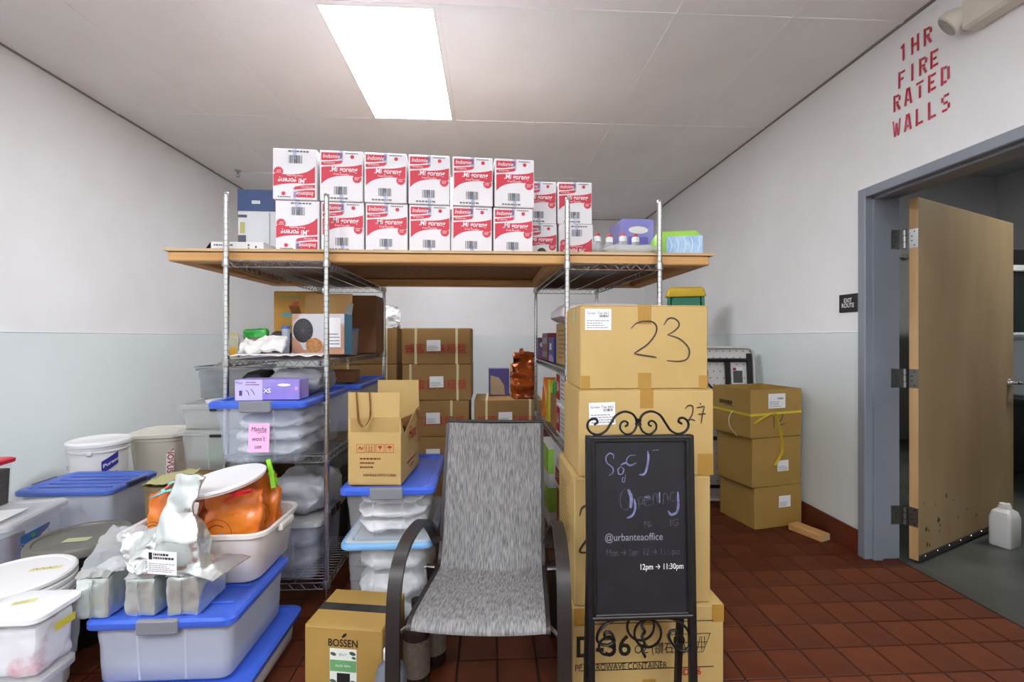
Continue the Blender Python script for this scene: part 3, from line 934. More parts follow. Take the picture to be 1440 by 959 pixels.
# second
c2 = stack_box('carton with 27 handwritten at its corner, second from the top', .327, .832, .801, 1.12, .33, CARD)
w, d, h = .505, .33, .319
M = face('front', w, d, h)
sticker(c2, M, -.243 + .028, -.243 + .125, .19, .272, 5, True, 'Green Tea #62', big='75', rot=.03)
mb = MB()
stroke(mb, M, [(.143, .245), (.155, .258), (.172, .255), (.17, .225), (.152, .2), (.15, .197)], .005, .0005)
stroke(mb, M, [(.15, .197), (.165, .207), (.182, .202)], .005, .0005)
stroke(mb, M, [(.186, .25), (.2, .252), (.217, .256)], .005, .0005)
stroke(mb, M, [(.217, .256), (.209, .225), (.204, .19)], .005, .0005)
stroke(mb, M, [(.192, .226), (.209, .227), (.222, .228)], .005, .0005)
stroke(mb, M, [(.199, .263), (.203, .266)], .007, .0005)
mb.build('handwriting', MARK, c2)
mb = MB(); rectm(mb, M, w / 2 - .06, w / 2 - .002, .0, .08, .0004); mb.build('tape_tab', TAPE, c2)
# top
c1 = stack_box('carton with large handwritten 23, top of the tall stack', .333, .81, 1.121, 1.43, .30, CARD)
w, d, h = .477, .30, .309
M = face('front', w, d, h)
sticker(c1, M, -.222, -.125, .217, .295, 6, True, 'Green Tea #62')
mb = MB()
stroke(mb, M, [(-.052, .222), (-.03, .243), (.0, .25), (.03, .247), (.045, .228), (.038, .2), (.01, .165), (-.035, .135), (-.036, .13)], .0055, .0005, 8)
stroke(mb, M, [(-.036, .13), (.0, .124), (.045, .117)], .0055, .0005)
stroke(mb, M, [(.072, .235), (.085, .257), (.105, .262), (.125, .25), (.128, .232), (.108, .212), (.085, .2)], .0055, .0005, 8)
stroke(mb, M, [(.085, .2), (.125, .188), (.155, .165), (.168, .14), (.16, .112), (.13, .102), (.082, .105)], .0055, .0005, 8)
mb.build('handwriting', MARK, c1)
for (u0, u1) in ((-w / 2 + .001, -w / 2 + .035), (w / 2 - .035, w / 2 - .001)):
    mb = MB(); rectm(mb, M, u0, u1, .001, .05, .0004); mb.build('tape_tab', TAPE, c1)
Ml = face('left', w, d, h)
mb = MB(); rectm(mb, Ml, .03, .05, .25, .3, .0004); mb.build('green_tape', mat('green_tape', '8cc3a0', .4), c1)

# ------------------------------------------------------------------ chalkboard sign
BY = 1.495
cb = thing('chalkboard_sign', 'black framed chalkboard sign with scrolled iron top before the carton stack', 'chalkboard', (.506, BY, 0), rot=(0, 0, 0))
def bu(px): return (px - 900.5) / 630 * BY
def bv(py): return 1.31 - (py - 475) / 630 * BY
LE = .035
def lean(v): return LE * (v - .5)
def B(px, py, dy=0.0): return (bu(px), lean(bv(py)) + dy, bv(py))
hw = .1835
def slab(x0, x1, z0, z1, y0, y1, b=.003):
    mb = MB().bbox(x0, x1, y0, y1, z0, z1, b)
    mb.v = [(x, y + lean(z), z) for x, y, z in mb.v]
    return mb
ZT, ZB = bv(613), bv(866)
for s in (-1, 1):
    x0, x1 = (-hw, -hw + .024) if s < 0 else (hw - .024, hw)
    slab(x0, x1, 0, ZT, -.012, .012).build('stile', BLACKM, cb)
    slab(x0 + (.018 if s < 0 else -.006), x1 + (.006 if s < 0 else -.018), ZB + .02, ZT - .012, -.017, -.010).build('moulding', BLACKM, cb)
slab(-hw + .0245, hw - .0245, ZT - .022, ZT, -.012, .012).build('top_rail', BLACKM, cb)
slab(-hw + .0245, hw - .0245, ZB - .006, ZB + .016, -.012, .012).build('bottom_rail', BLACKM, cb)
slab(-hw + .014, hw - .014, ZB + .004, ZB + .011, -.018, -.012).build('moulding', mat('worn_black', '3a3836', .5), cb)
slab(-hw + .01, hw - .01, ZT - .009, ZT - .003, -.017, -.012).build('moulding', MATS['worn_black'], cb)
slate = slab(-hw + .02, hw - .02, ZB + .01, ZT - .018, -.006, .004, .001).build('slate', mat('chalk_slate', '17161b', .6, c2='211f28', vscale=7, detail=8, lo=.45, hi=.75), cb)
# rear legs of the stand
for s in (-1, 1):
    MB().tube([(s * (hw - .02), .02, .93), (s * (hw - .02), .10, 0.0)], .1, flat=(.009, .012)).build('rear_leg', BLACKM, cb)
def zz(pts, ox, oy, sc, n=5, dy=0.0): return catmull([B(ox + x / sc, oy + y / sc, dy) for x, y in pts], n)
IRON = mat('wrought_iron', '141416', .4, .3)
top_scroll = [(70, 128), (80, 122), (93, 112), (84, 92), (58, 90), (32, 112), (28, 145), (50, 178), (95, 192), (145, 170), (180, 120), (215, 70), (270, 45), (325, 62), (352, 105), (356, 125)]
in_scroll = [(272, 140), (288, 134), (289, 115), (265, 107), (242, 128), (246, 165), (285, 192), (330, 175), (352, 130)]
MB().tube(zz(top_scroll, 820, 570, 4.565), .0042, 6).build('top_scroll', IRON, cb, 60)
MB().tube(zz([(720 - x, y) for x, y in top_scroll], 820, 570, 4.565), .0042, 6).build('top_scroll', IRON, cb, 60)
MB().tube(zz(in_scroll, 820, 570, 4.565), .0036, 6).build('inner_scroll', IRON, cb, 60)
MB().tube(zz([(720 - x, y) for x, y in in_scroll], 820, 570, 4.565), .0036, 6).build('inner_scroll', IRON, cb, 60)
q = Vector(B(899, 595))
MB().loft([circ(r_, z_, 14, q.x, q.y) for r_, z_ in ((.006, q.z - .012), (.012, q.z - .009), (.009, q.z), (.012, q.z + .009), (.006, q.z + .012))], True, True).build('scroll_collar', IRON, cb, 40)
low = [(400, 528), (280, 520), (180, 535), (105, 585), (82, 650), (110, 682), (160, 690), (195, 668), (190, 625), (160, 602), (135, 615), (140, 645), (165, 650)]
MB().tube(zz(low, 820, 760, 4.82), .0045, 6).build('lower_scroll', IRON, cb, 60)
low = [(400, 528), (520, 522), (610, 535), (690, 590), (722, 660), (710, 725), (665, 745), (610, 712), (575, 650), (590, 612), (625, 612), (625, 640)]
MB().tube(zz(low, 820, 760, 4.82), .0045, 6).build('lower_scroll', IRON, cb, 60)
for (x, y, r_) in ((382, 575, 92), (430, 622, 92), (645, 675, 32), (150, 700, 55)):
    MB().tube([B(820 + (x + r_ * math.cos(k * PI / 12)) / 4.82, 760 + (y + r_ * math.sin(k * PI / 12)) / 4.82) for k in range(24)], .0042, 6, True).build('scroll_ring', IRON, cb, 60)
MB().tube([B(820 + (400 + 9 * math.cos(k)) / 4.82, 760 + (530 + k * 13) / 4.82, .004 * math.sin(k)) for k in range(20)], .005, 6).build('twisted_stem', IRON, cb, 60)
# chalk writing
Mb = Matrix(((1, 0, 0, 0), (0, LE, -1, -.5 * LE - .0068), (0, 1, 0, 0), (0, 0, 0, 1)))
CH1 = mat('chalk_lilac', '8184ad', .9, c2='565777', vscale=60, detail=4, lo=.3, hi=.7)
CH2 = mat('chalk_faint', '5d5c6a', .9, c2='37363f', vscale=70, lo=.35, hi=.65)
CH3 = mat('chalk_white', 'e6e4e8', .9)
def zs2(pts): return [(bu(820 + x / 4.565), bv(570 + y / 4.565)) for x, y in pts]
mb = MB()
stroke(mb, Mb, zs2([(192, 345), (190, 318), (165, 310), (143, 335), (150, 370), (185, 400), (188, 430), (162, 450)]), .0042)
stroke(mb, Mb, zs2([(240, 395), (222, 410), (225, 440), (248, 440), (258, 412), (240, 395)]), .004)
stroke(mb, Mb, zs2([(340, 325), (300, 325), (278, 350), (278, 375)]), .003)
stroke(mb, Mb, zs2([(238, 385), (270, 372), (300, 388), (340, 372)]), .006)
stroke(mb, Mb, zs2([(415, 295), (420, 340), (408, 410), (390, 445), (358, 448)]), .0075)
stroke(mb, Mb, zs2([(445, 295), (490, 290)]), .002)
stroke(mb, Mb, zs2([(270, 440), (262, 490), (248, 490), (250, 465), (265, 470)]), .0022)
mb.build('chalk_writing', CH1, slate)
mb = MB(); stroke(mb, Mb, zs2([(285, 540), (305, 590), (300, 660)]), .011); mb.build('chalk_writing', CH1, slate)
mb = MB(); stroke(mb, Mb, zs2([(325, 600), (330, 660), (310, 705), (275, 722)]), .0075); mb.build('chalk_writing', CH1, slate)
mb = MB(); stroke(mb, Mb, zs2([(610, 560), (612, 640), (600, 690), (565, 705), (545, 680)]), .0085); mb.build('chalk_writing', CH1, slate)
mb = MB(); stroke(mb, Mb, zs2([(390, 590), (425, 595)]), .006); mb.build('chalk_writing', CH1, slate)
mb = MB(); stroke(mb, Mb, zs2([(490, 560), (490, 630)]), .005); mb.build('chalk_writing', CH1, slate)
mb = MB()
stroke(mb, Mb, zs2([(270, 530), (235, 580), (240, 650), (275, 670), (300, 630)]), .0025)
stroke(mb, Mb, zs2([(350, 590), (355, 660)]), .0025)
stroke(mb, Mb, zs2([(350, 600), (375, 590), (378, 630), (355, 635)]), .0025)
stroke(mb, Mb, zs2([(390, 610), (432, 605), (415, 580), (390, 605), (400, 645), (435, 640)]), .0028)
stroke(mb, Mb, zs2([(448, 640), (450, 580), (470, 575), (478, 640)]), .0028)
stroke(mb, Mb, zs2([(515, 640), (515, 580), (540, 575), (545, 640)]), .0028)
stroke(mb, Mb, zs2([(600, 570), (570, 565), (558, 605), (585, 620), (605, 590)]), .0028)
mb.build('chalk_writing', CH2, slate)
def ct(s, px, py, size, m, **k): text(s, size, Mb, bu(px), bv(py), m, slate, 'chalk_writing', **k)
ct('FB', 910, 737.5, .026, CH2)
ct('IG', 948, 736, .033, CH2)
ct('@urbanteaoffice', 890, 755, .034, mat('chalk_grey', '8d8c98', .9), sx=.86)
ct('Mon → Sun  12 → 11 : pm', 903, 776, .032, CH2, sx=.72)
ct('12pm → 11:30pm', 929, 796.5, .0265, CH3, sx=.78, bold=.0002)

# ------------------------------------------------------------------ patio chair
SLING = mat('woven_sling', 'aaa8a7', .75, c2='525152', vscale=280, stretch=(1, .12, .09), detail=6, bump=.6, bscale=420, lo=.3, hi=.72)
CHM = mat('chair_bronze', '2e2927', .42, .25)
ch = thing('patio_chair', 'grey woven sling patio chair with dark metal arms', 'chair', (-.005, 1.72, 0), -5.0)
prof_ = catmull([(0, -.338, .418), (0, -.332, .432), (0, -.29, .44), (0, -.12, .415), (0, .08, .385), (0, .145, .39), (0, .185, .46), (0, .235, .62), (0, .30, .80), (0, .345, .925)], 5)
npf = len(prof_)
def sl(u, v):
    i = v * (npf - 1)
    k = min(int(i), npf - 2)
    p = prof_[k].lerp(prof_[k + 1], i - k)
    x = (u - .5) * 2
    sag = .012 * (1 - x * x)
    return (x * .211, p.y + (sag if v > .55 else 0), p.z - (sag if v <= .55 else 0))
mb = MB().grid(sl, 10, npf - 1)
nv_ = len(mb.v)
mb2 = MB().grid(lambda u, v: (lambda p: (p[0], p[1] + .003, p[2] - .003))(sl(u, v)), 10, npf - 1)
mb.add(mb2.v, [tuple(reversed(f)) for f in mb2.f])
mb.build('sling', SLING, ch, 60)
for s in (-1, 1):
    MB().tube([(s * .213, p.y + .006, p.z - .006) for p in prof_[2:]], .1, flat=(.010, .007), up=(1, 0, 0)).build('side_rail', CHM, ch, 40)
    arm = catmull([(s * .262, -.325, 0), (s * .262, -.335, .28), (s * .262, -.325, .48), (s * .262, -.285, .575), (s * .262, -.20, .612), (s * .262, -.08, .615), (s * .262, .06, .59), (s * .258, .14, .545), (s * .245, .185, .49), (s * .228, .19, .45)], 5)
    MB().tube(arm, .1, flat=(.008, .0215), up=(1, 0, 0)).xform(Matrix.Identity(4)).build('arm', CHM, ch, 40)
    leg = catmull([(s * .245, .12, .385), (s * .255, .2, .25), (s * .262, .29, 0)], 6)
    MB().tube(leg, .1, flat=(.009, .016), up=(1, 0, 0)).build('rear_leg', CHM, ch, 40)
    MB().tube([(s * .222, -.27, .395), (s * .255, -.33, .395)], .006, 8).build('bolt', STEEL, ch)
    MB().tube([(s * .228, .12, .38), (s * .27, .12, .38)], .006, 8).build('bolt', STEEL, ch)
for (y, z) in ((-.24, .395), (.13, .345)):
    MB().tube([(-.215, y, z), (.215, y, z)], .010, 10).build('cross_bar', CHM, ch, 40)
MB().tube([(-.215, .352, .93), (.215, .352, .93)], .007, 10).build('top_bar', CHM, ch, 40)

# ------------------------------------------------------------------ carton with leaf logo and black tape
bo = carton('gold carton printed BOSSEN with black tape across its top', (-.492, 1.73, 0), -9, .285, .228, .30, CARDY, tape=None, seam='x')
MB().box(-.1425, .1425, -.022, .022, .3, .3008).build('tape_strip', mat('black_tape', '201c1a', .35, c2='3a3632', vscale=14), bo)
w, d, h = .285, .228, .30
M = face('front', w, d, h)
text('BOSSEN', .036, M, .0, .243, INK, bo, sx=.86, bold=.0006, z=.0003)
mb = MB(); polym(mb, M, [(-.004, .262), (.004, .264), (.013, .272), (.014, .28), (.004, .277), (-.003, .27)], .0003); mb.build('leaf_mark', INK, bo)
mb = MB(); rectm(mb, M, -.048, .05, .06, .225, .0006); lb = mb.build('product_label', mat('label_white', 'dfe4dc', .4), bo)
mb = MB(); rectm(mb, M, -.047, .049, .145, .185, .0009); mb.build('green_band', mat('label_green', '6aa36b', .4), lb)
mb = MB(); rectm(mb, M, -.022, .026, .06, .14, .0009); mb.build('black_panel', INK, lb)
mb = MB()
for (u, v, r_) in ((-.035, .205, .011), (.035, .21, .012), (.04, .195, .008), (-.036, .11, .012), (.038, .11, .011), (-.035, .08, .009), (.04, .085, .009)):
    polym(mb, M, [(u + r_ * math.cos(k * PI / 5 + .3), v + .6 * r_ * math.sin(k * PI / 5)) for k in range(10)], .001)
mb.build('leaf_print', mat('leaf_print', '4c5a4a', .5), lb)
text('ALOE VERA', .011, M, 0, .165, WHITEM, lb, z=.0012, name='print')
text('JELLY', .012, M, 0, .205, INKG, lb, z=.0012, name='print')
Mr = face('right', w, d, h)
mb = MB(); polym(mb, Mr, [(.02 + .03 * math.cos(k * PI / 8), .235 + .012 * math.sin(k * PI / 8)) for k in range(16)], .0004); mb.build('hand_hole', INK, bo)

# jugs beneath the chair
JUG = mat('grey_jug', '6e7480', .35, alpha=.85)
t = thing('syrup_jug', 'grey translucent jug with white screw cap beside the gold carton', 'jug', (-.322, 1.50, 0), 5)
MB().loft([rr(.046, .046, .02, 0), rr(.05, .05, .022, .01), rr(.05, .05, .022, .19), rr(.042, .042, .03, .235), rr(.02, .02, .0199, .262), rr(.02, .02, .0199, .275)], True, True).build('body', JUG, t, 40)
MB().loft([circ(.022, .27, 18), circ(.022, .296, 18), circ(.018, .299, 18)], True, True).build('cap', WHITEP, t, 40)
for i, (x, y, l_) in enumerate(((-.225, 1.86, 'brown bottle with paper label under the chair seat'), (-.275, 1.74, 'dark round bottle under the chair, behind the capped jug'))):
    t = thing('syrup_bottle', l_, 'bottle', (x, y, 0), 20 * i, 'bottles under the chair')
    MB().loft([circ(.046, 0, 22), circ(.05, .008, 22), circ(.05, .2, 22), circ(.04, .245, 22), circ(.018, .275, 22), circ(.018, .3, 22)], True, True).build('body', mat('brown_bottle', '2b2320', .25), t, 40)
    MB().loft([circ(.0508, .05, 22), circ(.0508, .185, 22)]).build('label', mat('tan_label', '5f5348', .6, c2='73665a', vscale=60), t, 40)
    MB().loft([circ(.02, .295, 16), circ(.02, .32, 16)], True, True).build('cap', BLACK, t, 40)

# ------------------------------------------------------------------ middle totes with the opened carton on top
def lumps(cx, cy, z, w, d, h, n, label_fmt, m=WHITEBAG, seed=1, name='plastic_bag', cat='bag', group=None):
    rd = random.Random(seed)
    words = ['lowest', 'middle', 'topmost', 'extra']
    hh = h / n
    for i in range(n):
        mb = wrinkle(pillow(w * rd.uniform(.9, 1), d * rd.uniform(.9, 1), hh * .9, 56, 22), .018, 13, seed + i)
        mb.v = [(min(max(x, -w / 2), w / 2), min(max(y, -d / 2), d / 2), max(zz_, 0)) for x, y, zz_ in mb.v]
        o = mb.build(name, m, None, 60, (cx, cy, z + i * hh), (0, 0, 0))
        tag(o, label_fmt.format(words[i]), cat, group)
tote('clear tote with pale blue lid, under the blue lidded tote beside the chair', (-.432, 2.22, 0), 0, .37, .56, .445, CLEAR, mat('pale_lid', 'd8e2ea', .35, alpha=.9), .92, latch=None, ribs=0, lidh=.024)
MB().loft([rr(.193, .288, .04, .42), rr(.196, .291, .04, .424), rr(.196, .291, .04, .438), rr(.192, .287, .04, .4462), rr(.184, .279, .036, .4462)]).build('lid_rim', LBLUE, bpy.data.objects['storage_tote'], 40)
lumps(-.432, 2.22, .03, .318, .47, .37, 3, '{} white bag inside the pale blue lidded tote', seed=11, group='bags in the pale blue tote')
tote('clear tote with blue lid holding white bags, beside the patio chair', (-.427, 2.20, .4475), 0, .385, .56, .236, CLEAR, BLUE, .9, ribs=0)
lumps(-.427, 2.20, .4635, .325, .47, .175, 3, '{} white bag inside the blue lidded tote by the chair', seed=21, group='bags in the blue tote by the chair')

# opened carton
oc = thing('open_carton', 'opened kraft carton with raised flaps and red handling marks, on blue tote', 'carton', (-.475, 2.13, .6845), -4)
w, d, h = .225, .34, .285
th = .004
MB().box(-w / 2, w / 2, -d / 2, -d / 2 + th, 0, h).build('front_panel', CARD, oc)
MB().box(-w / 2, w / 2, d / 2 - th, d / 2, 0, h).build('back_panel', CARD, oc)
MB().box(-w / 2, -w / 2 + th, -d / 2 + th, d / 2 - th, 0, h).build('side_panel', CARD, oc)
mb = MB().prism([(-d / 2 + th, 0), (d / 2 - th, 0), (d / 2 - th, h), (d / 2 - .08, h - .01), (0, h - .045), (-d / 2 + .06, h - .08), (-d / 2 + .03, h - .03), (-d / 2 + th, h - .005)], w / 2 - th, w / 2, 'x')
mb.build('side_panel', CARD, oc)
MB().box(-w / 2, w / 2, -d / 2, d / 2, -.0005, .004).build('bottom_panel', CARDI, oc)
MB().box(-w / 2, w / 2 - .005, -d / 2, -d / 2 + .003, h + .001, h + .108).build('flap', CARD, oc)
MB().box(-w / 2 + .02, w / 2, d / 2 - .003, d / 2, h + .001, h + .13).build('flap', CARD, oc)
mb = crumple(MB().grid(lambda u, v: (-w / 2 + .01 + (w - .012) * u, -d / 2 + .02 + (d - .03) * v, h - .05 + .05 * math.sin(3 * u + 4 * v)), 12, 12), .025, 16, 5)
mb.build('paper_liner', mat('kraft_liner', '7a4f2e', .5, c2='5e3a20', vscale=10), oc, 60)
MB().tube(catmull([(w / 2 + .004, .12, h - .01), (w / 2 + .012, .14, h - .08), (w / 2 + .006, .15, h - .17)], 5), .1, flat=(.001, .008), up=(1, 0, 0)).build('torn_strip', CARDR, oc)
mb = MB().tube(catmull([(-.075, -d / 2 - .003, h + .112), (-.07, -d / 2 - .006, h + .05), (-.06, -d / 2 - .02, h - .01), (-.035, -d / 2 - .034, h - .03), (-.015, -d / 2 - .02, h), (-.015, -d / 2 - .006, h + .05), (-.02, -d / 2 - .003, h + .112)], 6), .1, flat=(.0008, .012), up=(0, 1, 0))
mb.build('tape_loop', mat('brown_tape', '8a6230', .3, alpha=.9), oc, 60)
M = face('front', w, d, h)
mb = MB(); rectm(mb, M, -w / 2 + .01, w / 2 - .005, h - .06, h - .002, .0005); mb.build('tape_patch', mat('clear_tape', 'c9a768', .12, alpha=.45), oc)
for k in range(4):
    u = -.058 + .041 * k
    mb = MB()
    for (a0, a1, b0, b1) in ((u - .018, u + .018, .138, .1395), (u - .018, u + .018, .1725, .174), (u - .018, u - .0165, .138, .174), (u + .0165, u + .018, .138, .174)): rectm(mb, M, a0, a1, b0, b1, .0005)
    if k == 0: stroke(mb, M, [(u - .01, .148), (u - .004, .163), (u + .004, .15), (u + .01, .163)], .004, .0005, 4)
    if k == 1: rectm(mb, M, u - .007, u - .0045, .146, .166, .0005); rectm(mb, M, u + .0045, u + .007, .146, .166, .0005); rectm(mb, M, u - .011, u + .011, .143, .145, .0005)
    if k == 2: polym(mb, M, [(u, .152), (u + .009, .164), (u + .004, .168), (u, .164), (u - .004, .168), (u - .009, .164)], .0005); rectm(mb, M, u - .001, u + .001, .144, .152, .0005)
    if k == 3: polym(mb, M, [(u - .011, .158), (u + .011, .158), (u + .006, .166), (u, .168), (u - .006, .166)], .0005); rectm(mb, M, u - .001, u + .001, .146, .158, .0005)
    mb.build('handling_mark', REDINK, oc)
DKR = mat('dull_red_ink', '7a2f1e', .6)
mb = MB()
for (v, u1) in ((.112, .05), (.094, .012), (.076, .016)): fine_print(mb, M, -.062, u1, v - .006, v + .006, 1, int(v * 1000), .0005, .55)
mb.build('print', DKR, oc)
text('HANDLE WITH CARE', .0145, M, .022, .042, DKR, oc, z=.0005, bold=.0003)
Mr = face('right', w, d, h)
text('Fuxi', .085, Mr, .03, .185, REDINK, oc, shear=.3, bold=.001, z=.0005)
mb = MB(); fine_print(mb, Mr, -.07, .12, .06, .072, 1, 5, .0005, .7); fine_print(mb, Mr, -.02, .1, .035, .045, 1, 8, .0005, .7); mb.build('print', REDINK, oc)
# ------------------------------------------------------------------ foreground left: two stacked totes
tote('shallow white tote with blue lid at the bottom of the front stack', (-1.078, 1.79, 0), 0, .50, .54, .13, mat('white_tote', 'd6d6d6', .4), BLUE, .95, latch=None, ribs=0, lidh=.03)
tote('large milky tote with blue lid and grey latch, front stack left of centre', (-1.112, 1.81, .131), 0, .482, .44, .23, MILKY, BLUE, .955, ribs=3)
# white bus tub on it
TUBP = mat('tub_plastic', 'e7e1da', .4, c2='e2d8d0', vscale=5)
tub = thing('bus_tub', 'off-white plastic bus tub holding orange bags, on the blue lid', 'tub', (-1.14, 1.955, .362), 0)
a, b = .285, .185
rings = [rr(a * .86 - .012, b * .84 - .012, .05, 0, 5), rr(a * .86, b * .84, .06, .012, 5), rr(a * .95, b * .94, .065, .17, 5), rr(a * .96, b * .95, .065, .182, 5), rr(a, b, .07, .184, 5), rr(a, b, .07, .198, 5), rr(a - .007, b - .007, .065, .202, 5), rr(a * .95 - .004, b * .94 - .004, .06, .196, 5), rr(a * .86 - .004, b * .84 - .004, .055, .012, 5)]
MB().loft(rings, True, True).build('body', TUBP, tub, 40)
for s in (-1, 1):
    MB().bbox(s * (a + .004) - .009, s * (a + .004) + .009, -.06, .06, .160, .188, .006).build('handle', TUBP, tub)
M = face('front', 0, 2 * b * .90, .2, .004)
mb = MB().bbox(-.03 + .06, .06 + .06, -b * .91 - .003, -b * .91 + .003, .10, .125, .002); mb.build('mould_mark', mat('tub_mark', 'ece6de', .3), tub)

# orange coffee bags in the tub
def logo_disc(o, M, u, v, r_):
    mb = MB()
    stroke(mb, M, [(u + r_ * math.cos(k * PI / 10), v + r_ * math.sin(k * PI / 10)) for k in range(21)], .0022, 0, 1, False)
    stroke(mb, M, [(u + .62 * r_ * math.cos(k * PI / 8), v + .62 * r_ * math.sin(k * PI / 8)) for k in range(2, 16)], .004, 0, 1, False)
    mb.build('ring_print', mat('bag_print', '7a3a12', .5), o)
    mb = MB(); polym(mb, M, [(u + .02 + .011 * math.cos(k * PI / 8), v - .008 + .011 * math.sin(k * PI / 8)) for k in range(16)], .0008)
    mb.build('blue_dot', mat('bag_blue', '7fb2e6', .4), o)
def orange_bag(label, loc, rz, w, d, h, seed, logo=None, m=ORANGE, tilt=(0, 0), neck=.8):
    o = thing('coffee_bag', label, 'bag', loc, group='orange bags', rot=(R(tilt[0]), R(tilt[1]), R(rz)))
    wrinkle(pouch(w, d, h, seed, 0, .96, .07, neck, n=48, m=28), .016, 12, seed, 0).build('body', m, o, 60)
    if logo:
        Mf = face('front', w, d, h, .004)
        logo_disc(o, Mf, *logo)
    return o
TZ = .376
orange_bag('orange foil bag at the middle of the tub, closed with the red clip', (-1.02, 1.88, TZ), 2, .22, .12, .325, 3, (-.035, .175, .055), neck=.95)
orange_bag('tall orange foil bag at the right end of the tub', (-.985, 2.025, TZ), -6, .16, .11, .345, 5, (.02, .2, .05), neck=.95)
orange_bag('orange foil bag at the left end of the tub with teal clip', (-1.30, 1.885, TZ), 6, .13, .11, .32, 7, (-.005, .19, .032), neck=.7)
orange_bag('dark orange foil bag folded between the other bags in the tub', (-1.18, 2.035, TZ), 8, .18, .10, .27, 9, None, ORANGED)
# clips
def clip(label, loc, rot, m, L=.085, m2=None):
    t = thing('bag_clip', label, 'clip', loc, rot=tuple(R(x) for x in rot), group='plastic bag clips')
    for k, s in enumerate((-1, 1)):
        MB().tube(catmull([(-L / 2, 0, 0), (-L / 6, s * .003, 0), (L / 8, s * .007, 0), (L / 2, s * .02, 0)], 4), .1, flat=(.004, .009)).build('jaw', (m2 or m) if k else m, t, 40)
    MB().tube([(0, 0, -.012), (0, 0, .012)], .0075, 12).build('spring', m, t, 40)
    MB().tube([(L * .32 + .012 * math.cos(k * PI / 6), .014, .012 * math.sin(k * PI / 6)) for k in range(12)], .004, 6, True).build('grip_ring', m, t, 60)
clip('red plastic bag clip on the middle orange bag', (-.965, 1.80, .712), (80, 12, 172), mat('clip_red', 'c8242c', .35), .115)
clip('teal and red plastic bag clip on the left orange bag', (-1.268, 1.845, .712), (70, -25, 20), mat('clip_teal', '7fd0cb', .35), .10, mat('clip_coral', 'd2604c', .35))
clip('lime green plastic bag clip behind the white oval lid', (-.925, 1.985, .735), (0, 78, 12), mat('clip_lime', '8ed32e', .35), .12)
# white lid leaning over the bags
t = thing('bucket_lid', 'large round white lid tilted over the orange bags in the tub', 'lid', (-1.065, 1.885, .732), rot=(R(4), R(-9), R(8)))
MB().loft([circ(.150, 0, 48), circ(.155, .004, 48), circ(.155, .012, 48), circ(.150, .015, 48), circ(.142, .012, 48)], True, True).build('disc', mat('lid_white', 'f3f2f1', .45), t, 40)
MB().loft([circ(.148, -.006, 48), circ(.151, 0, 48)]).build('skirt', MATS['lid_white'], t, 40)

# ------------------------------------------------------------------ silver foil pouches on the front lid
LZ = .362
def brick(label, x0, x1, y0, d, h, rz, seed):
    w = x1 - x0
    t = thing('foil_brick', label, 'foil pack', ((x0 + x1) / 2, y0 + d / 2, LZ), rz, 'silver foil bricks')
    mb = wrinkle(gridbox(w, d, h, 16, .1), .006, 17, seed, 0)
    mb.build('body', mat('brick_foil', 'd5ded9', .27, .7, bump=.3, bscale=16), t, 50)
    MB().grid(lambda u, v: ((-.003 + .006 * u) + .002 * math.sin(v * 7), -d / 2 - .004 - .004 * u, .006 + (h - .012) * v), 1, 6).build('end_seam', SILVER, t, 60)
    # sealed fin lying back over the top
    wrinkle(MB().grid(lambda u, v: (-w / 2 + (w) * u, -d / 2 - .004 + .07 * v, h + .004 + .012 * math.sin(v * PI)), 10, 6), .006, 26, seed).build('top_fin', SILVERM, t, 60)
    return t
brick('silver foil brick at the left corner of the front tote lid', -1.392, -1.288, 1.60, .17, .138, 2, 1)
brick('silver foil brick in the middle of the three on the lid', -1.232, -1.132, 1.605, .17, .128, -3, 2)
brick('silver foil brick on the right of the three on the lid', -1.098, -.992, 1.605, .165, .132, 0, 3)
# upright opened pouch standing on the bricks
t = thing('foil_pouch', 'tall opened silver foil pouch with white label standing on the bricks', 'pouch', (-1.075, 1.665, LZ + .136), -6, rot=None)
mb = MB()
secs = [(.0, -.01, .165, .085, 0), (.06, -.01, .165, .09, 0), (.11, -.01, .16, .08, 0), (.15, -.02, .14, .055, .005), (.185, -.032, .12, .02, .012), (.23, -.03, .112, .012, .02), (.29, -.012, .112, .012, .035), (.315, -.008, .115, .010, .04)]
rings = []
for (z, cx, w_, d_, cy) in secs:
    rings.append([(cx + w_ / 2 * math.copysign(abs(math.cos(x)) ** .35, math.cos(x)), cy + d_ / 2 * math.copysign(abs(math.sin(x)) ** .35, math.sin(x)), z) for x in [2 * PI * i / 56 for i in range(56)]])
fine_ = []
for k in range(len(rings) - 1):
    for q in (0, .2, .4, .6, .8): fine_.append([tuple(Vector(p).lerp(Vector(r_), q)) for p, r_ in zip(rings[k], rings[k + 1])])
fine_.append(rings[-1])
mb.loft(fine_, True, True)
wrinkle(mb, .013, 12, 4, 0)
mb.build('body', SILVERM, t, 60)
M = Matrix.Translation((-.02, -.075, .05)) @ Matrix.Rotation(R(-4), 4, 'Z') @ Matrix.Rotation(R(90), 4, 'X')
mb = MB(); rectm(mb, M, -.055, .055, -.037, .042); lb = mb.build('paper_label', PAPER, t)
mb = MB(); rectm(mb, M, -.05, -.037, .012, .036, .0006); mb.build('label_mark', INK, lb)
mb = MB(); fine_print(mb, M, -.032, .05, .012, .036, 2, 4, .0006, .6); mb.build('label_print', INK, lb)
mb = MB(); fine_print(mb, M, -.05, .05, -.03, .002, 5, 6, .0006, .3); mb.build('label_print', INKG, lb)
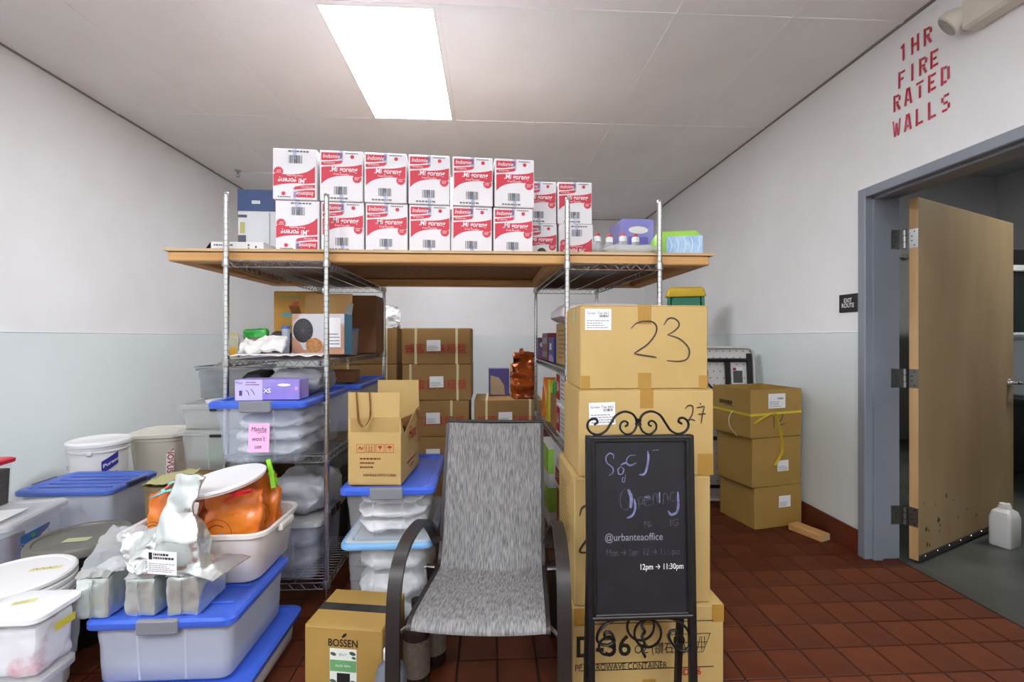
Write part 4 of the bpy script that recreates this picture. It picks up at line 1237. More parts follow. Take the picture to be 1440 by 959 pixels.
# crumpled loose foil pouch leaning left of it
def sheet(pts, nu, nv, amp, sc, seed, th=.003):
    p00, p10, p11, p01 = [Vector(p) for p in pts]
    def fn(u, v):
        return (p00 * (1 - u) + p10 * u) * (1 - v) + (p01 * (1 - u) + p11 * u) * v
    mb = MB().grid(fn, nu, nv)
    wrinkle(mb, amp, sc, seed)
    n = len(mb.v)
    nrm = (p10 - p00).cross(p01 - p00).normalized() * th
    back = [tuple(Vector(p) + nrm) for p in mb.v]
    f2 = [tuple(i + n for i in reversed(f)) for f in mb.f]
    mb.v += back
    mb.f += f2
    rim = [i for i in range(nu)] + [nu + j * (nu + 1) for j in range(nv)] + [nv * (nu + 1) + nu - i for i in range(nu)] + [(nv - j) * (nu + 1) for j in range(nv)]
    for k in range(len(rim)):
        a_, b_ = rim[k], rim[(k + 1) % len(rim)]
        mb.f.append((b_, a_, a_ + n, b_ + n))
    mb.m = [0] * len(mb.f)
    return mb
mb = sheet([(-1.22, 1.60, .512), (-1.15, 1.60, .515), (-1.165, 1.69, .635), (-1.315, 1.69, .615)], 26, 26, .022, 13, 3)
bag_thing('foil_sheet', 'crumpled empty silver pouch draped left of the tall pouch', 'pouch', mb, SILVERM, (0, 0, 0))
mb = sheet([(-1.05, 1.60, .512), (-.92, 1.565, .498), (-.845, 1.66, .535), (-1.0, 1.70, .528)], 12, 8, .006, 12, 6)
bag_thing('foil_sheet', 'flat silver pouch lying right of the tall pouch, corner toward the tub', 'pouch', mb, SILVERM, (0, 0, 0))
mb = sheet([(-1.41, 1.645, .505), (-1.24, 1.615, .512), (-1.26, 1.75, .60), (-1.40, 1.76, .625)], 20, 20, .02, 14, 8, .002)
bag_thing('poly_bag', 'clear crinkled plastic bag over the left silver brick', 'bag', mb, POLY, (0, 0, 0))

# ------------------------------------------------------------------ left edge: containers
# squarish clear food box with white lid on a frosted bin
tote('frosted low bin under the square food box at the left edge', (-1.50, 1.45, 0), 0, .24, .30, .262, HAZE, HAZE, .92, name='frosted_bin', latch=None, ribs=0)
t = thing('food_box', 'clear square food box with white lid and yellow notes, front left', 'food box', (-1.467, 1.525, .263), 0)
w, d, h = .205, .165, .20
MB().loft([rr(w / 2 * .9, d / 2 * .9, .02, 0), rr(w / 2 * .92, d / 2 * .92, .02, .004), rr(w / 2 * .94, d / 2 * .94, .02, .05), rr(w / 2 * .97, d / 2 * .97, .02, .056), rr(w / 2 * .98, d / 2 * .98, .02, h - .02)], True, False).build('body', mat('scuffed_clear', 'e6e8ea', .3, alpha=.16), t, 40)
MB().loft([rr(w / 2, d / 2, .035, h - .022), rr(w / 2 + .004, d / 2 + .004, .035, h - .018), rr(w / 2 + .004, d / 2 + .004, .035, h - .004), rr(w / 2 - .004, d / 2 - .004, .033, h)], False, True).build('lid', mat('lid_bright', 'eeeeef', .4), t, 40)
NOTE = mat('yellow_note', 'ded995', .6)
M = face('top', w, d, h, .0008) @ Matrix.Rotation(R(25), 4, 'Z')
mb = MB(); rectm(mb, M, -.045, .015, .005, .03); mb.build('note', NOTE, t)
mb = MB(); fine_print(mb, M, -.04, .01, .009, .026, 2, 3, .0005, .3); mb.build('note_print', INKG, t)
M = face('right', w * .97, d, h, .001); mb = MB(); rectm(mb, M, -.02, .05, .12, .145); mb.build('tape_note', mat('yellow_tape', 'cfc030', .5), t)
mb = wrinkle(gridbox(.165, .13, .155, 14, .2), .008, 16, 4, 0)
tag(mb.build('flour_mix', mat('powder_mix', 'e4e4e8', .7, c2='c87f8c', vscale=9, lo=.56, hi=.7), None, 60, (-1.467, 1.525, .27)), 'pale powder with pinkish clumps inside the square food box', 'powder')
# red canister
t = thing('red_canister', 'dark red canister cut off by the left edge of the picture', 'canister', (-1.652, 1.50, 0), 0)
MB().bbox(-.03, .03, -.04, .04, 0, .435, .006).build('body', mat('dark_red', '7c2217', .45, c2='941f16', vscale=10), t)
mb = MB(); fine_print(mb, face('front', .06, .08, .4), -.02, .027, .25, .41, 12, 4, .0006, .4); mb.build('print', mat('red_print', 'a84034', .5), t)

# round bucket with stacked white lids
def rimmed(z0, r0, r1, n, H, step=.018):
    rings = [circ(r0 - .008, z0, 40), circ(r0, z0 + .008, 40)]
    zt_ = z0 + H
    body_top = zt_ - n * step
    rings.append(circ(r1 - .01, body_top, 40))
    for k in range(n):
        z = body_top + k * step
        rings += [circ(r1 - .008, z + .002, 40), circ(r1, z + .004, 40), circ(r1, z + step - .004, 40), circ(r1 - .008, z + step - .002, 40)]
    return rings
t = thing('white_bucket', 'round white bucket topped with stacked white lids, left edge', 'bucket', (-1.735, 1.755, 0), 0)
MB().loft(rimmed(0, .145, .162, 2, .375) + [circ(.15, .377, 40)], True, True).build('body', WHITEP, t, 35)
for k in range(3):
    z = .378 + k * .0235
    L_ = MB().loft([circ(.166, z - .004, 44), circ(.17, z, 44), circ(.17, z + .011, 44), circ(.164, z + .0165, 44), circ(.152, z + .0165, 44), circ(.148, z + .0135, 44)], True, True).build('lid', WHITEP, t, 35)
M = Matrix.Translation((.06, .05, .378 + .047 + .0142)) @ Matrix.Rotation(R(15), 4, 'Z')
mb = MB(); rectm(mb, M, -.045, .05, -.012, .014); mb.build('note', NOTE, t)
mb = MB(); stroke(mb, M, [(-.04, 0), (-.03, .008), (-.02, -.006), (-.01, .006), (0, -.004), (.012, .006), (.02, -.005), (.035, .004)], .002, .0006); mb.build('note_print', INKG, t)

# dark barrel
DK = mat('smoky_lid', '6b675e', .35, c2='7a766b', vscale=6, alpha=.95)
t = thing('round_bin', 'dark round bin with smoky translucent lid and pale note', 'bin', (-1.805, 2.105, 0), 0)
MB().loft([circ(.14, 0, 36), circ(.145, .008, 36), circ(.168, .41, 36), circ(.172, .415, 36)], True, True).build('body', mat('dark_bin', '1d1714', .4), t, 35)
MB().loft([circ(.176, .395, 44), circ(.18, .399, 44), circ(.18, .425, 44), circ(.174, .436, 44), circ(.155, .437, 44), circ(.150, .430, 44)], True, True).build('lid', DK, t, 35)
M = Matrix.Translation((.01, -.03, .4315)) @ Matrix.Rotation(R(8), 4, 'Z')
mb = MB(); rectm(mb, M, -.045, .05, -.022, .02); mb.build('note', mat('pale_note', 'c6c79a', .6), t)

# clear tote at the left edge, with a sheet of paper and the red-lidded jar
t = tote('clear tote with blue bowl label, cut off by the left edge', (-2.235, 2.16, 0), 11, .37, .37, .518, CLEARB, HAZE, .93, ribs=0, latch=None, lidh=.03)
M = face('right', .37 * .965, .37, .5, .004)
mb = MB(); rectm(mb, M, -.115, .045, .30, .445); lb = mb.build('bowl_label', mat('label_blue', '3f7fc6', .4), t)
mb = MB(); polym(mb, M, [(-.06 + .0, .335), (.04, .335), (.043, .43), (.0, .425), (-.03, .39)], .0006); mb.build('label_panel', PAPER, lb)
mb = MB(); stroke(mb, M, [(-.03, .395), (0, .42), (.03, .43), (.05, .445)], .02, .001); mb.build('label_swirl', mat('label_purple', '7d78b8', .4), lb)
mb = MB(); polym(mb, M, [(-.045 + .014 * math.cos(k * PI / 6), .425 + .01 * math.sin(k * PI / 6)) for k in range(12)], .001); mb.build('label_leaf', mat('label_leaf', '6bb04a', .4), lb)
text('Crystal', .026, M, -.08, .40, WHITEM, lb, z=.001, name='print')
text('Bowls', .026, M, -.083, .375, WHITEM, lb, z=.001, name='print')
text('CBL', .03, M, -.083, .325, WHITEM, lb, z=.001, bold=.0008, name='print')
tag(sheet([(-2.27, 1.99, .522), (-2.09, 2.05, .522), (-2.13, 2.22, .523), (-2.30, 2.16, .523)], 4, 4, .002, 8, 1, .001).build('paper_sheet', PAPER, None, 60), 'white sheet of paper lying on the clear tote at left', 'paper')
t = thing('plastic_jar', 'tall clear jar with red lid and dark contents at left edge', 'jar', (-2.325, 2.19, .5285), 8)
MB().loft([rr(.075, .075, .015, 0), rr(.08, .08, .015, .2)], True, False).build('body', GLASSY, t, 40)
MB().loft([rr(.07, .07, .012, .003), rr(.074, .074, .012, .165)], True, True).build('contents', mat('dark_tea', '33211a', .8, c2='1f1510', vscale=60, bump=.4, bscale=90), t, 40)
MB().loft([rr(.088, .088, .02, .195), rr(.09, .09, .02, .2), rr(.09, .09, .02, .212), rr(.08, .08, .02, .218)], True, True).build('lid', mat('lid_red', 'd01f38', .4), t, 40)
M = face('right', .16, .16, .2, .001); mb = MB(); rectm(mb, M, -.06, -.02, .09, .13); mb.build('note', NOTE, t)

# blue lidded tote before the white bucket
t = tote('milky tote with ribbed blue lid by the left wall, before the round white bucket', (-2.2, 2.63, 0), 0, .475, .345, .524, MILKY, BLUED, .93, ribs=4, latch=None)
L_ = MB().bbox(.235, .25, -.07, .07, .50, .527, .004).build('latch', mat('dark_latch', '3d4060', .4), t)
MB().bbox(-.25, -.235, -.07, .07, .50, .527, .004).build('latch', MATS['dark_latch'], t)
# stacked round buckets, the upper one with a blue brand panel
def bucket(label, loc, rz, r, H, print_=True):
    t = thing('round_bucket', label, 'bucket', loc, rz, 'stacked round buckets by the wall')
    MB().loft(rimmed(0, r * .86, r * .96, 2, H - .03, .02), True, True).build('body', WHITEP, t, 35)
    MB().loft([circ(r, H - .032, 44), circ(r + .003, H - .03, 44), circ(r + .003, H - .012, 44), circ(r - .004, H - .004, 44), circ(r - .016, H, 44), circ(r - .024, H - .004, 44)], True, True).build('lid', WHITEP, t, 35)
    MB().bbox(-.014, .014, -r - .006, -r + .012, H - .075, H - .05, .004).build('spout_tab', WHITEP, t)
    if print_:
        def cyl(u, v, e=.0015):
            rr_ = r * (.86 + .10 * v / (H - .07)) + e
            a_ = -PI / 2 + u / rr_
            return (rr_ * math.cos(a_), rr_ * math.sin(a_), v)
        mb = MB().grid(lambda u, v: cyl(.055 + .085 * u, .14 + .05 * u + (.075) * v), 10, 3)
        pn = mb.build('brand_panel', mat('brand_blue', '3b3a9e', .4), t, 60)
        for (s_, sz, u0, v0, m_, par, k_) in (('Puratos', .03, .062, .183, WHITEM, pn, .5), ('SIL', .035, .105, .13, MATS['brand_blue'], t, 0), ('VITACORE', .013, -.045, .145, INKG, t, 0), ('S', .04, -.155, .18, MATS['brand_blue'], t, 0)):
            me = tmesh(s_, sz, Matrix.Identity(4), 0, 0, align='LEFT', bold=.0005)
            for v_ in me.vertices: v_.co = cyl(u0 + v_.co.x, v0 + v_.co.y + k_ * v_.co.x, .003)
            me.materials.append(m_)
            link('lettering', me, par)
    return t
bucket('lower white bucket hidden under the round bucket by the left wall', (-2.475, 3.02, 0), 0, .160, .335, False)
bucket('round white bucket with blue brand panel by the left wall', (-2.475, 3.02, .336), 22, .160, .335)
# squarish off-white tub
def sq_tub(label, loc, rz, print_):
    t = thing('square_tub', label, 'tub', loc, rz, 'off-white tubs by the wall')
    MB().loft([rr(.125, .125, .05, 0), rr(.13, .13, .055, .01), rr(.152, .152, .06, .26), rr(.16, .16, .065, .265), rr(.162, .162, .065, .285), rr(.152, .152, .06, .288)], True, True).build('body', OFFW, t, 40)
    MB().loft([rr(.166, .166, .065, .289), rr(.172, .172, .068, .292), rr(.172, .172, .068, .315), rr(.165, .165, .065, .322), rr(.15, .15, .06, .322), rr(.146, .146, .06, .317)], True, True).build('lid', OFFW, t, 40)
    MB().tube(catmull([(.172, -.06, .28), (.19, -.02, .275), (.19, .05, .262), (.172, .1, .28)], 5), .004, 6).build('bail', OFFW, t, 60)
    if print_:
        M = Matrix.Translation((.115, -.142, .13)) @ Matrix.Rotation(R(16), 4, 'Z') @ Matrix.Rotation(R(83), 4, 'X') @ Matrix.Rotation(R(-90), 4, 'Z')
        mb = MB(); rectm(mb, M, -.1, .1, -.022, .022, .002); mb.build('label', PAPER, t)
        text('NOVUS', .05, M, 0, 0, REDINK, t, z=.004, bold=.001)
    return t
sq_tub('lower off-white tub hidden beneath the red lettered tub', (-2.36, 3.42, 0), 0, False)
sq_tub('off-white tub with red vertical lettering beside the round bucket', (-2.36, 3.42, .323), 8, True)
# fibre drum with paper
t = thing('fibre_drum', 'brown fibre drum with crumpled pale paper on top', 'drum', (-1.63, 2.42, 0), 0)
MB().loft([circ(.105, 0, 32), circ(.105, .55, 32), circ(.112, .552, 32), circ(.112, .572, 32), circ(.1, .574, 32), circ(.098, .555, 32)], True, True).build('body', mat('drum_brown', '8a7a52', .6, c2='75663f', vscale=6), t, 35)
crumple(MB().grid(lambda u, v: (-.09 + .18 * u, -.09 + .18 * v, .585 + .03 * u * v), 8, 8), .012, 16, 2).build('paper', mat('pale_paper', 'cdc98e', .7), t, 60)

# frosted latch boxes with a grey tote, left of the rack
carton('plain brown carton under the frosted latch boxes', (-1.52, 2.86, 0), 0, .46, .46, .555, CARDD)
FB = mat('frosted_box', 'dde1df', .35, alpha=.36)
for (z0, h, l_) in ((.556, .235, 'lower frosted box with black latch and green packets, left of rack'), (.792, .145, 'upper frosted box with black latch, left of rack')):
    t = tote(l_, (-1.50, 2.86, z0), 0, .49, .48, h, FB, FB, .93, name='latch_box', ribs=0, latch=None, lidh=.028, group='frosted latch boxes')
    for s in (-1, 1): MB().bbox(-.055, .055, s * .246 - .006, s * .246 + .006, h - .036, h - .02, .003).build('latch', BLACK, t)
for i, (x, y, l_, m_) in enumerate(((-1.50, 2.77, 'pale green packet in the lower frosted box', mat('packet_green', '8fae8f', .4)), (-1.50, 2.95, 'brown packet in the lower frosted box', mat('packet_brown', '9a8470', .4)))):
    tag(wrinkle(pillow(.34, .13, .1, 48, 18), .012, 14, i, 0).build('snack_packet', m_, None, 60, (x, y - .02, .575 + .0)), l_, 'packet', 'packets in the frosted box')
t = thing('oval_platter', 'white oval platter lying on the upper frosted box', 'platter', (-1.50, 2.69, .938), 0)
MB().loft([circ(.115, 0, 40, sq=.55), circ(.118, .004, 40, sq=.55), circ(.118, .016, 40, sq=.55), circ(.11, .02, 40, sq=.55)], True, True).build('disc', WHITEM, t, 40)
MB().loft([circ(.09, .0205, 40, sq=.5), circ(.088, .023, 40, sq=.5)], False, True).build('centre', WHITEM, t, 40)
t = tote('grey open tote with crumpled bags, on the frosted boxes', (-1.58, 2.94, .938), 0, .38, .27, .2, mat('grey_clear', '9aa3a8', .3, alpha=.55), BLUE, .93, name='open_tote', lid=False, latch=None)
MB().loft([rr(.192, .137, .05, .188), rr(.196, .141, .05, .19), rr(.196, .141, .05, .2), rr(.184, .129, .05, .2), rr(.184, .129, .05, .188)]).build('rim', mat('grey_rim', '8d97a0', .35), t, 40)
tag(crumple(pillow(.3, .2, .2), .025, 10, 6, 0).build('plastic_bag', mat('beige_bag', 'b3aca0', .4, c2='98928a', vscale=10, bump=.4, bscale=20), None, 60, (-1.57, 2.94, .955)), 'crumpled beige plastic bag heaped in the grey open tote', 'bag')
# ------------------------------------------------------------------ left rack, tote shelf
S3, S2, S1 = .764, 1.211, .171
mt = tote('clear tote with blue lid and pink note, front of the left rack', (-.99, 2.285, S3), 0, .405, .60, .275, CLEARB, BLUE, .88, ribs=3, rdir='y')
lumps(-.99, 2.285, S3 + .014, .335, .50, .19, 3, '{} white bag inside the tote with the pink note', seed=31, group='bags in the pink note tote')
M = face('front', .405, .6 * .955, .275, .0) @ Matrix.Translation((0, .12, .012)) @ Matrix.Rotation(R(-6), 4, 'X')
mb = MB(); polym(mb, M, [(-.03, -.058), (.056, -.06), (.054, .062), (-.034, .06)]); nt_ = mb.build('pink_note', mat('pink_paper', 'eeb0d8', .6), mt)
for (s_, v_, sz) in (('Matcha', .036, .027), ("won't", -.004, .029), ('use', -.036, .026)):
    text(s_, sz, M, .01, v_, INK, nt_, 'handwriting', shear=.15, z=.001, sx=.82)
mb = MB(); stroke(mb, M, [(.0, .02), (.03, .024), (.045, .023)], .002, .001); mb.build('underline', INK, nt_)
tote('tote with blue lid at the back of the left rack', (-.955, 2.945, S3), 0, .435, .62, .28, MILKY, BLUE, .9, ribs=3, rdir='y', latch=None)
# violet glove box on the pink note tote
t, M = glove_box('violet glove box lying on the pink note tote', (-.96, 2.075, S3 + .2765), 1.5, .268, .11, .088, '', 'a99ae0', '8f7fd2', 'glove_carton')
mb = MB(); rectm(mb, M, -.134, -.02, 0, .088, .0003); mb.build('pale_panel', mat('violet_pale', 'c9bdec', .45), t)
text('XS', .026, M, .0, .04, PAPER, t, z=.001, bold=.0008)
mb = MB(); stroke(mb, M, [(-.015 + 0, .04), (0, .052), (.015, .04), (0, .028), (-.015, .04)], .002, .0006); mb.build('size_ring', INK, t)
mb = MB(); polym(mb, M, [(.07 + .028 * math.cos(k * PI / 8), .065 + .006 * math.sin(k * PI / 8)) for k in range(16)], .0006); mb.build('oval_print', PAPER, t)
mb = MB(); polym(mb, M, [(.121 + (.01 if k % 2 else .006) * math.cos(k * PI / 5), .05 + (.01 if k % 2 else .006) * math.sin(k * PI / 5)) for k in range(10)], .0006); mb.build('flower_print', mat('flower_pink', 'd9a4e6', .45), t)
text('Plus', .018, M, -.117, .075, mat('violet_ink', '4a3f78', .5), t, z=.0008)
mb = MB(); rectm(mb, M, -.117, -.104, .02, .042, .0008); fine_print(mb, M, -.09, -.03, .062, .082, 2, 4, .0008, .4); stroke(mb, M, [(-.09, .045), (-.08, .035), (-.075, .02)], .003, .0008); stroke(mb, M, [(-.07, .05), (-.06, .038), (-.052, .022)], .003, .0008); mb.build('print', MATS['violet_ink'], t)
bag_thing('grey_bag', 'grey translucent plastic bag behind the violet glove box', 'bag', wrinkle(pillow(.27, .3, .115, 56, 22), .024, 12, 2, 0), GREYBAG, (-.93, 2.32, S3 + .277))
t = thing('black_pouch', 'black fabric pouch beside the grey bag under the middle shelf', 'pouch', (-1.135, 2.32, S3 + .277), 6)
crumple(MB().bbox(-.05, .05, -.1, .1, 0, .105, .02, 4), .006, 14, 3, 0).build('body', mat('black_fabric', '131314', .7), t, 50)
MB().tube(catmull([(-.03, -.101, .07), (0, -.112, .05), (.03, -.101, .07)], 5), .004, 6).build('handle', BLACK, t, 60)
carton('small kraft box on the rear blue lid of the left rack', (-.875, 2.80, S3 + .2815), 3, .16, .12, .07, CARDR, tape=None, seam='x', name='small_box')

# ------------------------------------------------------------------ left rack, middle shelf
mb = sheet([(-1.2, 2.17, S2 + .016), (-.775, 2.17, S2 + .016), (-.79, 2.28, S2 + .018), (-1.19, 2.28, S2 + .018)], 40, 14, .009, 14, 4, .004)
bag_thing('paper_liner', 'white crumpled sheet spread along the front of the middle shelf', 'sheet', mb, WHITEM, (0, 0, 0))
mb = sheet([(-.10, -.035, .0), (.10, -.04, .002), (.105, .03, .07), (-.09, .03, .062)], 26, 18, .024, 13, 5, .012)
bag_thing('white_paper_bag', 'crumpled white paper bag by the left rack post', 'bag', mb, mat('paper_bag', 'e9e7e3', .6, c2='d6c9b4', vscale=7, lo=.6, hi=.8), (-1.085, 2.238, S2 + .028), 3)
t = thing('snack_pouch', 'yellow and clear snack pouch against the left rack post', 'pouch', (-1.225, 2.245, S2 + .004), 12)
pouch(.055, .05, .12, 4, .006, 1, .1, .8, zs=20).build('body', mat('snack_clear', 'c9c7b0', .3, alpha=.8, c2='b9b06a', vscale=18), t, 50)
mb = MB(); polym(mb, face('front', .055, .05, .12, .006), [(-.006, .01), (.022, .02), (.018, .055), (-.004, .05)]); mb.build('yellow_print', mat('snack_yellow', 'e0a92a', .4), t)
t = tote('clear bin of snack packs on the middle shelf of the left rack', (-1.152, 2.42, S2), 0, .28, .26, .095, CLEAR, CLEAR, .95, name='clear_bin', lid=False, latch=None, corner=.02)
MB().loft([rr(.141, .131, .02, .085), rr(.144, .134, .02, .088), rr(.144, .134, .02, .096), rr(.134, .124, .02, .096)]).build('rim', CLEAR, t, 40)
GR = mat('snack_green', '2f9a3f', .3, c2='55c060', vscale=20, lo=.5, hi=.6)
RD = mat('snack_red', '8a1f2a', .3, c2='b03a34', vscale=18)
DG = mat('snack_dark', '4b4443', .25, c2='2f2a2a', vscale=12, bump=.4, bscale=20)
for (x, y, z, rz, m_, l_, sz) in ((-1.165, 2.34, S2 + .096, 3, GR, 'green wrapped snack roll on top of the clear bin', (.12, .05, .05)),
                                 (-1.225, 2.46, S2 + .075, 10, RD, 'red snack packet at the left end of the clear bin', (.12, .06, .06)),
                                 (-1.19, 2.385, S2 + .014, -8, RD, 'red snack packet below the green roll in the clear bin', (.11, .07, .06)),
                                 (-1.075, 2.43, S2 + .012, 10, DG, 'dark plastic snack bag at the right of the clear bin', (.10, .16, .12))):
    tag(crumple(pillow(*sz, flatk=.35), .005, 20, x, 0).build('snack_pack', m_, None, 60, (x, y, z), (0, 0, R(rz))), l_, 'snack', 'snack packs in the clear bin')
# bird carton
c = carton('yellow brown carton with red bird print at the back of the middle shelf', (-1.085, 2.72, S2), 0, .24, .22, .36, mat('card_mustard', 'b98a38', .7, c2='ad7f30', vscale=4), tape=None)
M = face('front', .24, .22, .36)
mb = MB(); polym(mb, M, [(-.03, .235), (-.01, .24), (.01, .265), (.03, .275), (.015, .285), (.02, .305), (-.01, .3), (-.02, .28), (-.035, .285), (-.02, .26)], .0005); mb.build('bird_print', mat('bird_red', 'b9552a', .6), c)
mb = MB(); polym(mb, M, [(-.035 + .04 * math.cos(k * PI / 8), .228 + .012 * math.sin(k * PI / 8)) for k in range(16)], .0004); mb.build('blue_patch', mat('patch_teal', '4a9aa5', .6), c)
mb = MB(); fine_print(mb, M, -.085, .08, .32, .335, 1, 4, .0005, .8); mb.build('print', mat('faded_green', '7f9a55', .6), c)
# photo printed box, opened
t = thing('waffle_maker_box', 'opened box with waffle photo print on the middle shelf', 'box', (-.868, 2.42, S2 + .016), -2)
w, d, h = .265, .115, .205
PHO = mat('photo_print', 'cfcdd2', .4, c2='b98f78', vscale=7, lo=.52, hi=.6)
MB().bbox(-w / 2, w / 2, -d / 2, d / 2, 0, h, .002).build('body', PHO, t)
M = face('front', w, d, h)
mb = MB(); polym(mb, M, [(-.075 + .05 * math.cos(k * PI / 12), .12 + .062 * math.sin(k * PI / 12)) for k in range(24)], .0004); pn = mb.build('pan_print', mat('pan_black', '2a2a2e', .4), t)
mb = MB()
for k in range(6):
    a_ = k * PI / 6
    stroke(mb, M, [(-.075 - .042 * math.cos(a_), .12 - .053 * math.sin(a_)), (-.075 + .042 * math.cos(a_), .12 + .053 * math.sin(a_))], .0018, .0008, 1, False)
mb.build('pan_grid', mat('pan_line', '55555a', .4), pn)
mb = MB(); polym(mb, M, [(-.02 + .042 * math.cos(k * PI / 8), .045 + .038 * math.sin(k * PI / 8)) for k in range(16)], .0006); mb.build('waffle_print', mat('waffle', 'c98f55', .5, c2='a86a35', vscale=50), t)
mb = MB(); polym(mb, M, [(-.13, .001), (-.02, .001), (-.07, .02), (-.1, .07), (-.13, .09)], .0004); mb.build('arm_print', mat('skin_print', 'c79478', .5), t)
mb = MB(); rectm(mb, M, -w / 2, w / 2, -.001, .022, .0003); mb.build('arm_print', MATS['skin_print'], t)
sticker(t, M, .05, .115, .035, .185, 5, False)
mb = MB(); rectm(mb, face('right', w, d, h), -d / 2, d / 2, 0, h, .0003); mb.build('blue_side', mat('side_blue', '3f8fb5', .4), t)
MB().add([(-w / 2 + .01, d / 2, h), (w / 2, d / 2, h), (w / 2 - .004, d / 2 + .02, h + .115), (-w / 2 + .012, d / 2 + .02, h + .115), (-w / 2 + .01, d / 2 + .003, h), (w / 2, d / 2 + .003, h), (w / 2 - .004, d / 2 + .023, h + .115), (-w / 2 + .012, d / 2 + .023, h + .115)], [(0, 1, 2, 3), (7, 6, 5, 4), (3, 2, 6, 7), (0, 3, 7, 4), (1, 5, 6, 2)]).build('flap', CARDD, t)
MB().add([(-w / 2, -d / 2, h), (-w / 2, d / 2, h), (-w / 2 - .01, d / 2 - .01, h + .045), (-w / 2 - .02, -d / 2 + .01, h + .04)], [(0, 1, 2, 3)]).build('flap', CARDR, t)
MB().add([(w / 2, -d / 2, h), (w / 2, d / 2, h), (w / 2 + .012, d / 2 - .01, h + .06), (w / 2 + .012, -d / 2 + .01, h + .045)], [(0, 1, 2, 3)]).build('flap', mat('flap_white', 'c4ccd0', .5), t)
carton('plain russet carton at the rear right of the middle shelf', (-.86, 3.06, S2), 0, .27, .22, .37, CARDR, tape=None)
def cup(label, loc, r, h, m, m2):
    t = thing('lidded_cup', label, 'cup', loc, 0, 'lidded plastic cups')
    MB().loft([circ(r * .78, 0, 20), circ(r * .8, .003, 20), circ(r * .98, h - .012, 20)], True, True).build('body', m, t, 40)
    MB().loft([circ(r, h - .016, 20), circ(r * 1.04, h - .013, 20), circ(r * 1.04, h - .004, 20), circ(r * .9, h, 20)], True, True).build('lid', m2, t, 40)
CUPL = mat('cup_lid_blue', '4f6fae', .35, alpha=.85)
cup('smoky plastic cup with blue lid right of the waffle box', (-.772, 2.60, S2 + .003), .038, .15, mat('cup_smoke', '8d7f80', .3, alpha=.8), CUPL)
cup('clear plastic cup with blue lid left of the waffle box', (-1.02, 2.34, S2 + .015), .02, .145, mat('cup_clear', 'b9c2d6', .3, alpha=.75), CUPL)

# ------------------------------------------------------------------ left rack, bottom shelf
t = tote('clear tote with grey clipped lid on the bottom shelf of the left rack', (-.975, 2.36, S1), 0, .37, .40, .285, CLEARB, HAZE, .92, ribs=0, latch=None)
for y in (-.12, -.04, .04): MB().bbox(.188, .2, y - .022, y + .022, .25, .288, .004).build('clip', BLACK, t)
lumps(-.975, 2.36, S1 + .014, .29, .30, .2, 2, '{} grey bag inside the clipped tote on the bottom shelf', GREYBAG, 41, group='bags in the clipped tote')
tote('black bin on the bottom shelf of the left rack', (-.985, 2.92, S1), 0, .38, .60, .26, mat('black_bin', '2a2c31', .4), mat('black_bin_lid', '33353a', .4), .95, name='black_bin', ribs=0, latch=None)
bag_thing('grey_bag', 'pale grey plastic bag heaped on the clipped tote lid', 'bag', wrinkle(pillow(.3, .3, .17, 56, 24), .035, 11, 4, 0), mat('bag_pale', 'b9bac0', .35, c2='9a9ca3', vscale=8, bump=.5, bscale=14), (-.93, 2.37, S1 + .287))
bag_thing('grey_bag', 'dark olive grey plastic bag behind the pale one on the bottom shelf', 'bag', wrinkle(pillow(.34, .4, .22, 56, 24), .04, 9, 6, 0), mat('bag_dark', '62665f', .35, c2='4b4f4a', vscale=8, bump=.5, bscale=14), (-.98, 2.86, S1 + .262))

# ------------------------------------------------------------------ back of the room: strapped syrup cartons
SW, SD, SH = .525, .42, .277
def syrup(label, x0, y, z, rz=0, full=True, dv=0, lab=0.0, strap=(.22, .78)):
    w, d, h = SW, SD, SH
    t = thing('strapped_carton', label, 'carton', (x0 + w / 2, y + d / 2, z), rz, 'strapped cartons with red characters')
    MB().bbox(-w / 2, w / 2, -d / 2, d / 2, 0, h - .004, .005).build('body', CARDD, t)
    for s in (-1, 1):
        MB().bbox(-w / 2 + .001, w / 2 - .001, (-d / 2 + .001) if s < 0 else .002, -.002 if s < 0 else d / 2 - .001, h - .004, h - .001, .0012).build('flap', CARDD, t)
    for q in strap:
        x = -w / 2 + w * q
        mb = MB()
        for (a0, a1, b0, b1) in ((-d / 2 - .0018, -d / 2 - .0004, 0, h), (d / 2 + .0004, d / 2 + .0018, 0, h), (-d / 2 - .0018, d / 2 + .0018, h - .001, h + .0006)):
            mb.box(x - .009, x + .009, a0, a1, b0, b1)
        mb.build('strap', STRAPC, t)
    if full:
        M = face('front', w, d, h)
        text('蜂蜜風味糖漿', .083, M, -.005, .115, REDINK, t, z=.0004, bold=0, sx=.95)
        sticker(t, M, -.075 + lab, .03 + lab, .1, .185, 7 + int(lab * 100), False, rot=.02)
    return t
for k in range(5):
    n_ = ['bottom', 'second from bottom', 'middle', 'second from top', 'top'][k]
    syrup(f'strapped syrup carton, {n_} one of the column behind the chair', -.668 + (0, .0, -.01, .006, .004)[k], 3.50, k * SH, 0, k >= 1, lab=(0, 0, .01, .02, 0)[k], strap=((.2, .78), (.2, .78), (.26, .74), (.12, .8), (.2, .79))[k])
for k in range(5):
    n_ = ['bottom', 'second from bottom', 'middle', 'second from top', 'top'][k]
    syrup(f'strapped syrup carton, {n_} one of the column behind the left rack', -1.232, 3.52, k * SH, 0, False, strap=(.3, .85))
for k in range(3):
    n_ = ['bottom', 'middle', 'top'][k]
    syrup(f'strapped syrup carton, {n_} one of the low column under the copper bag', -.108 + (.006, 0, -.004)[k], 3.50, k * SH, (0, 0, -1)[k], True, lab=.0, strap=(.18, .82))
ZC3 = 3 * SH + .001
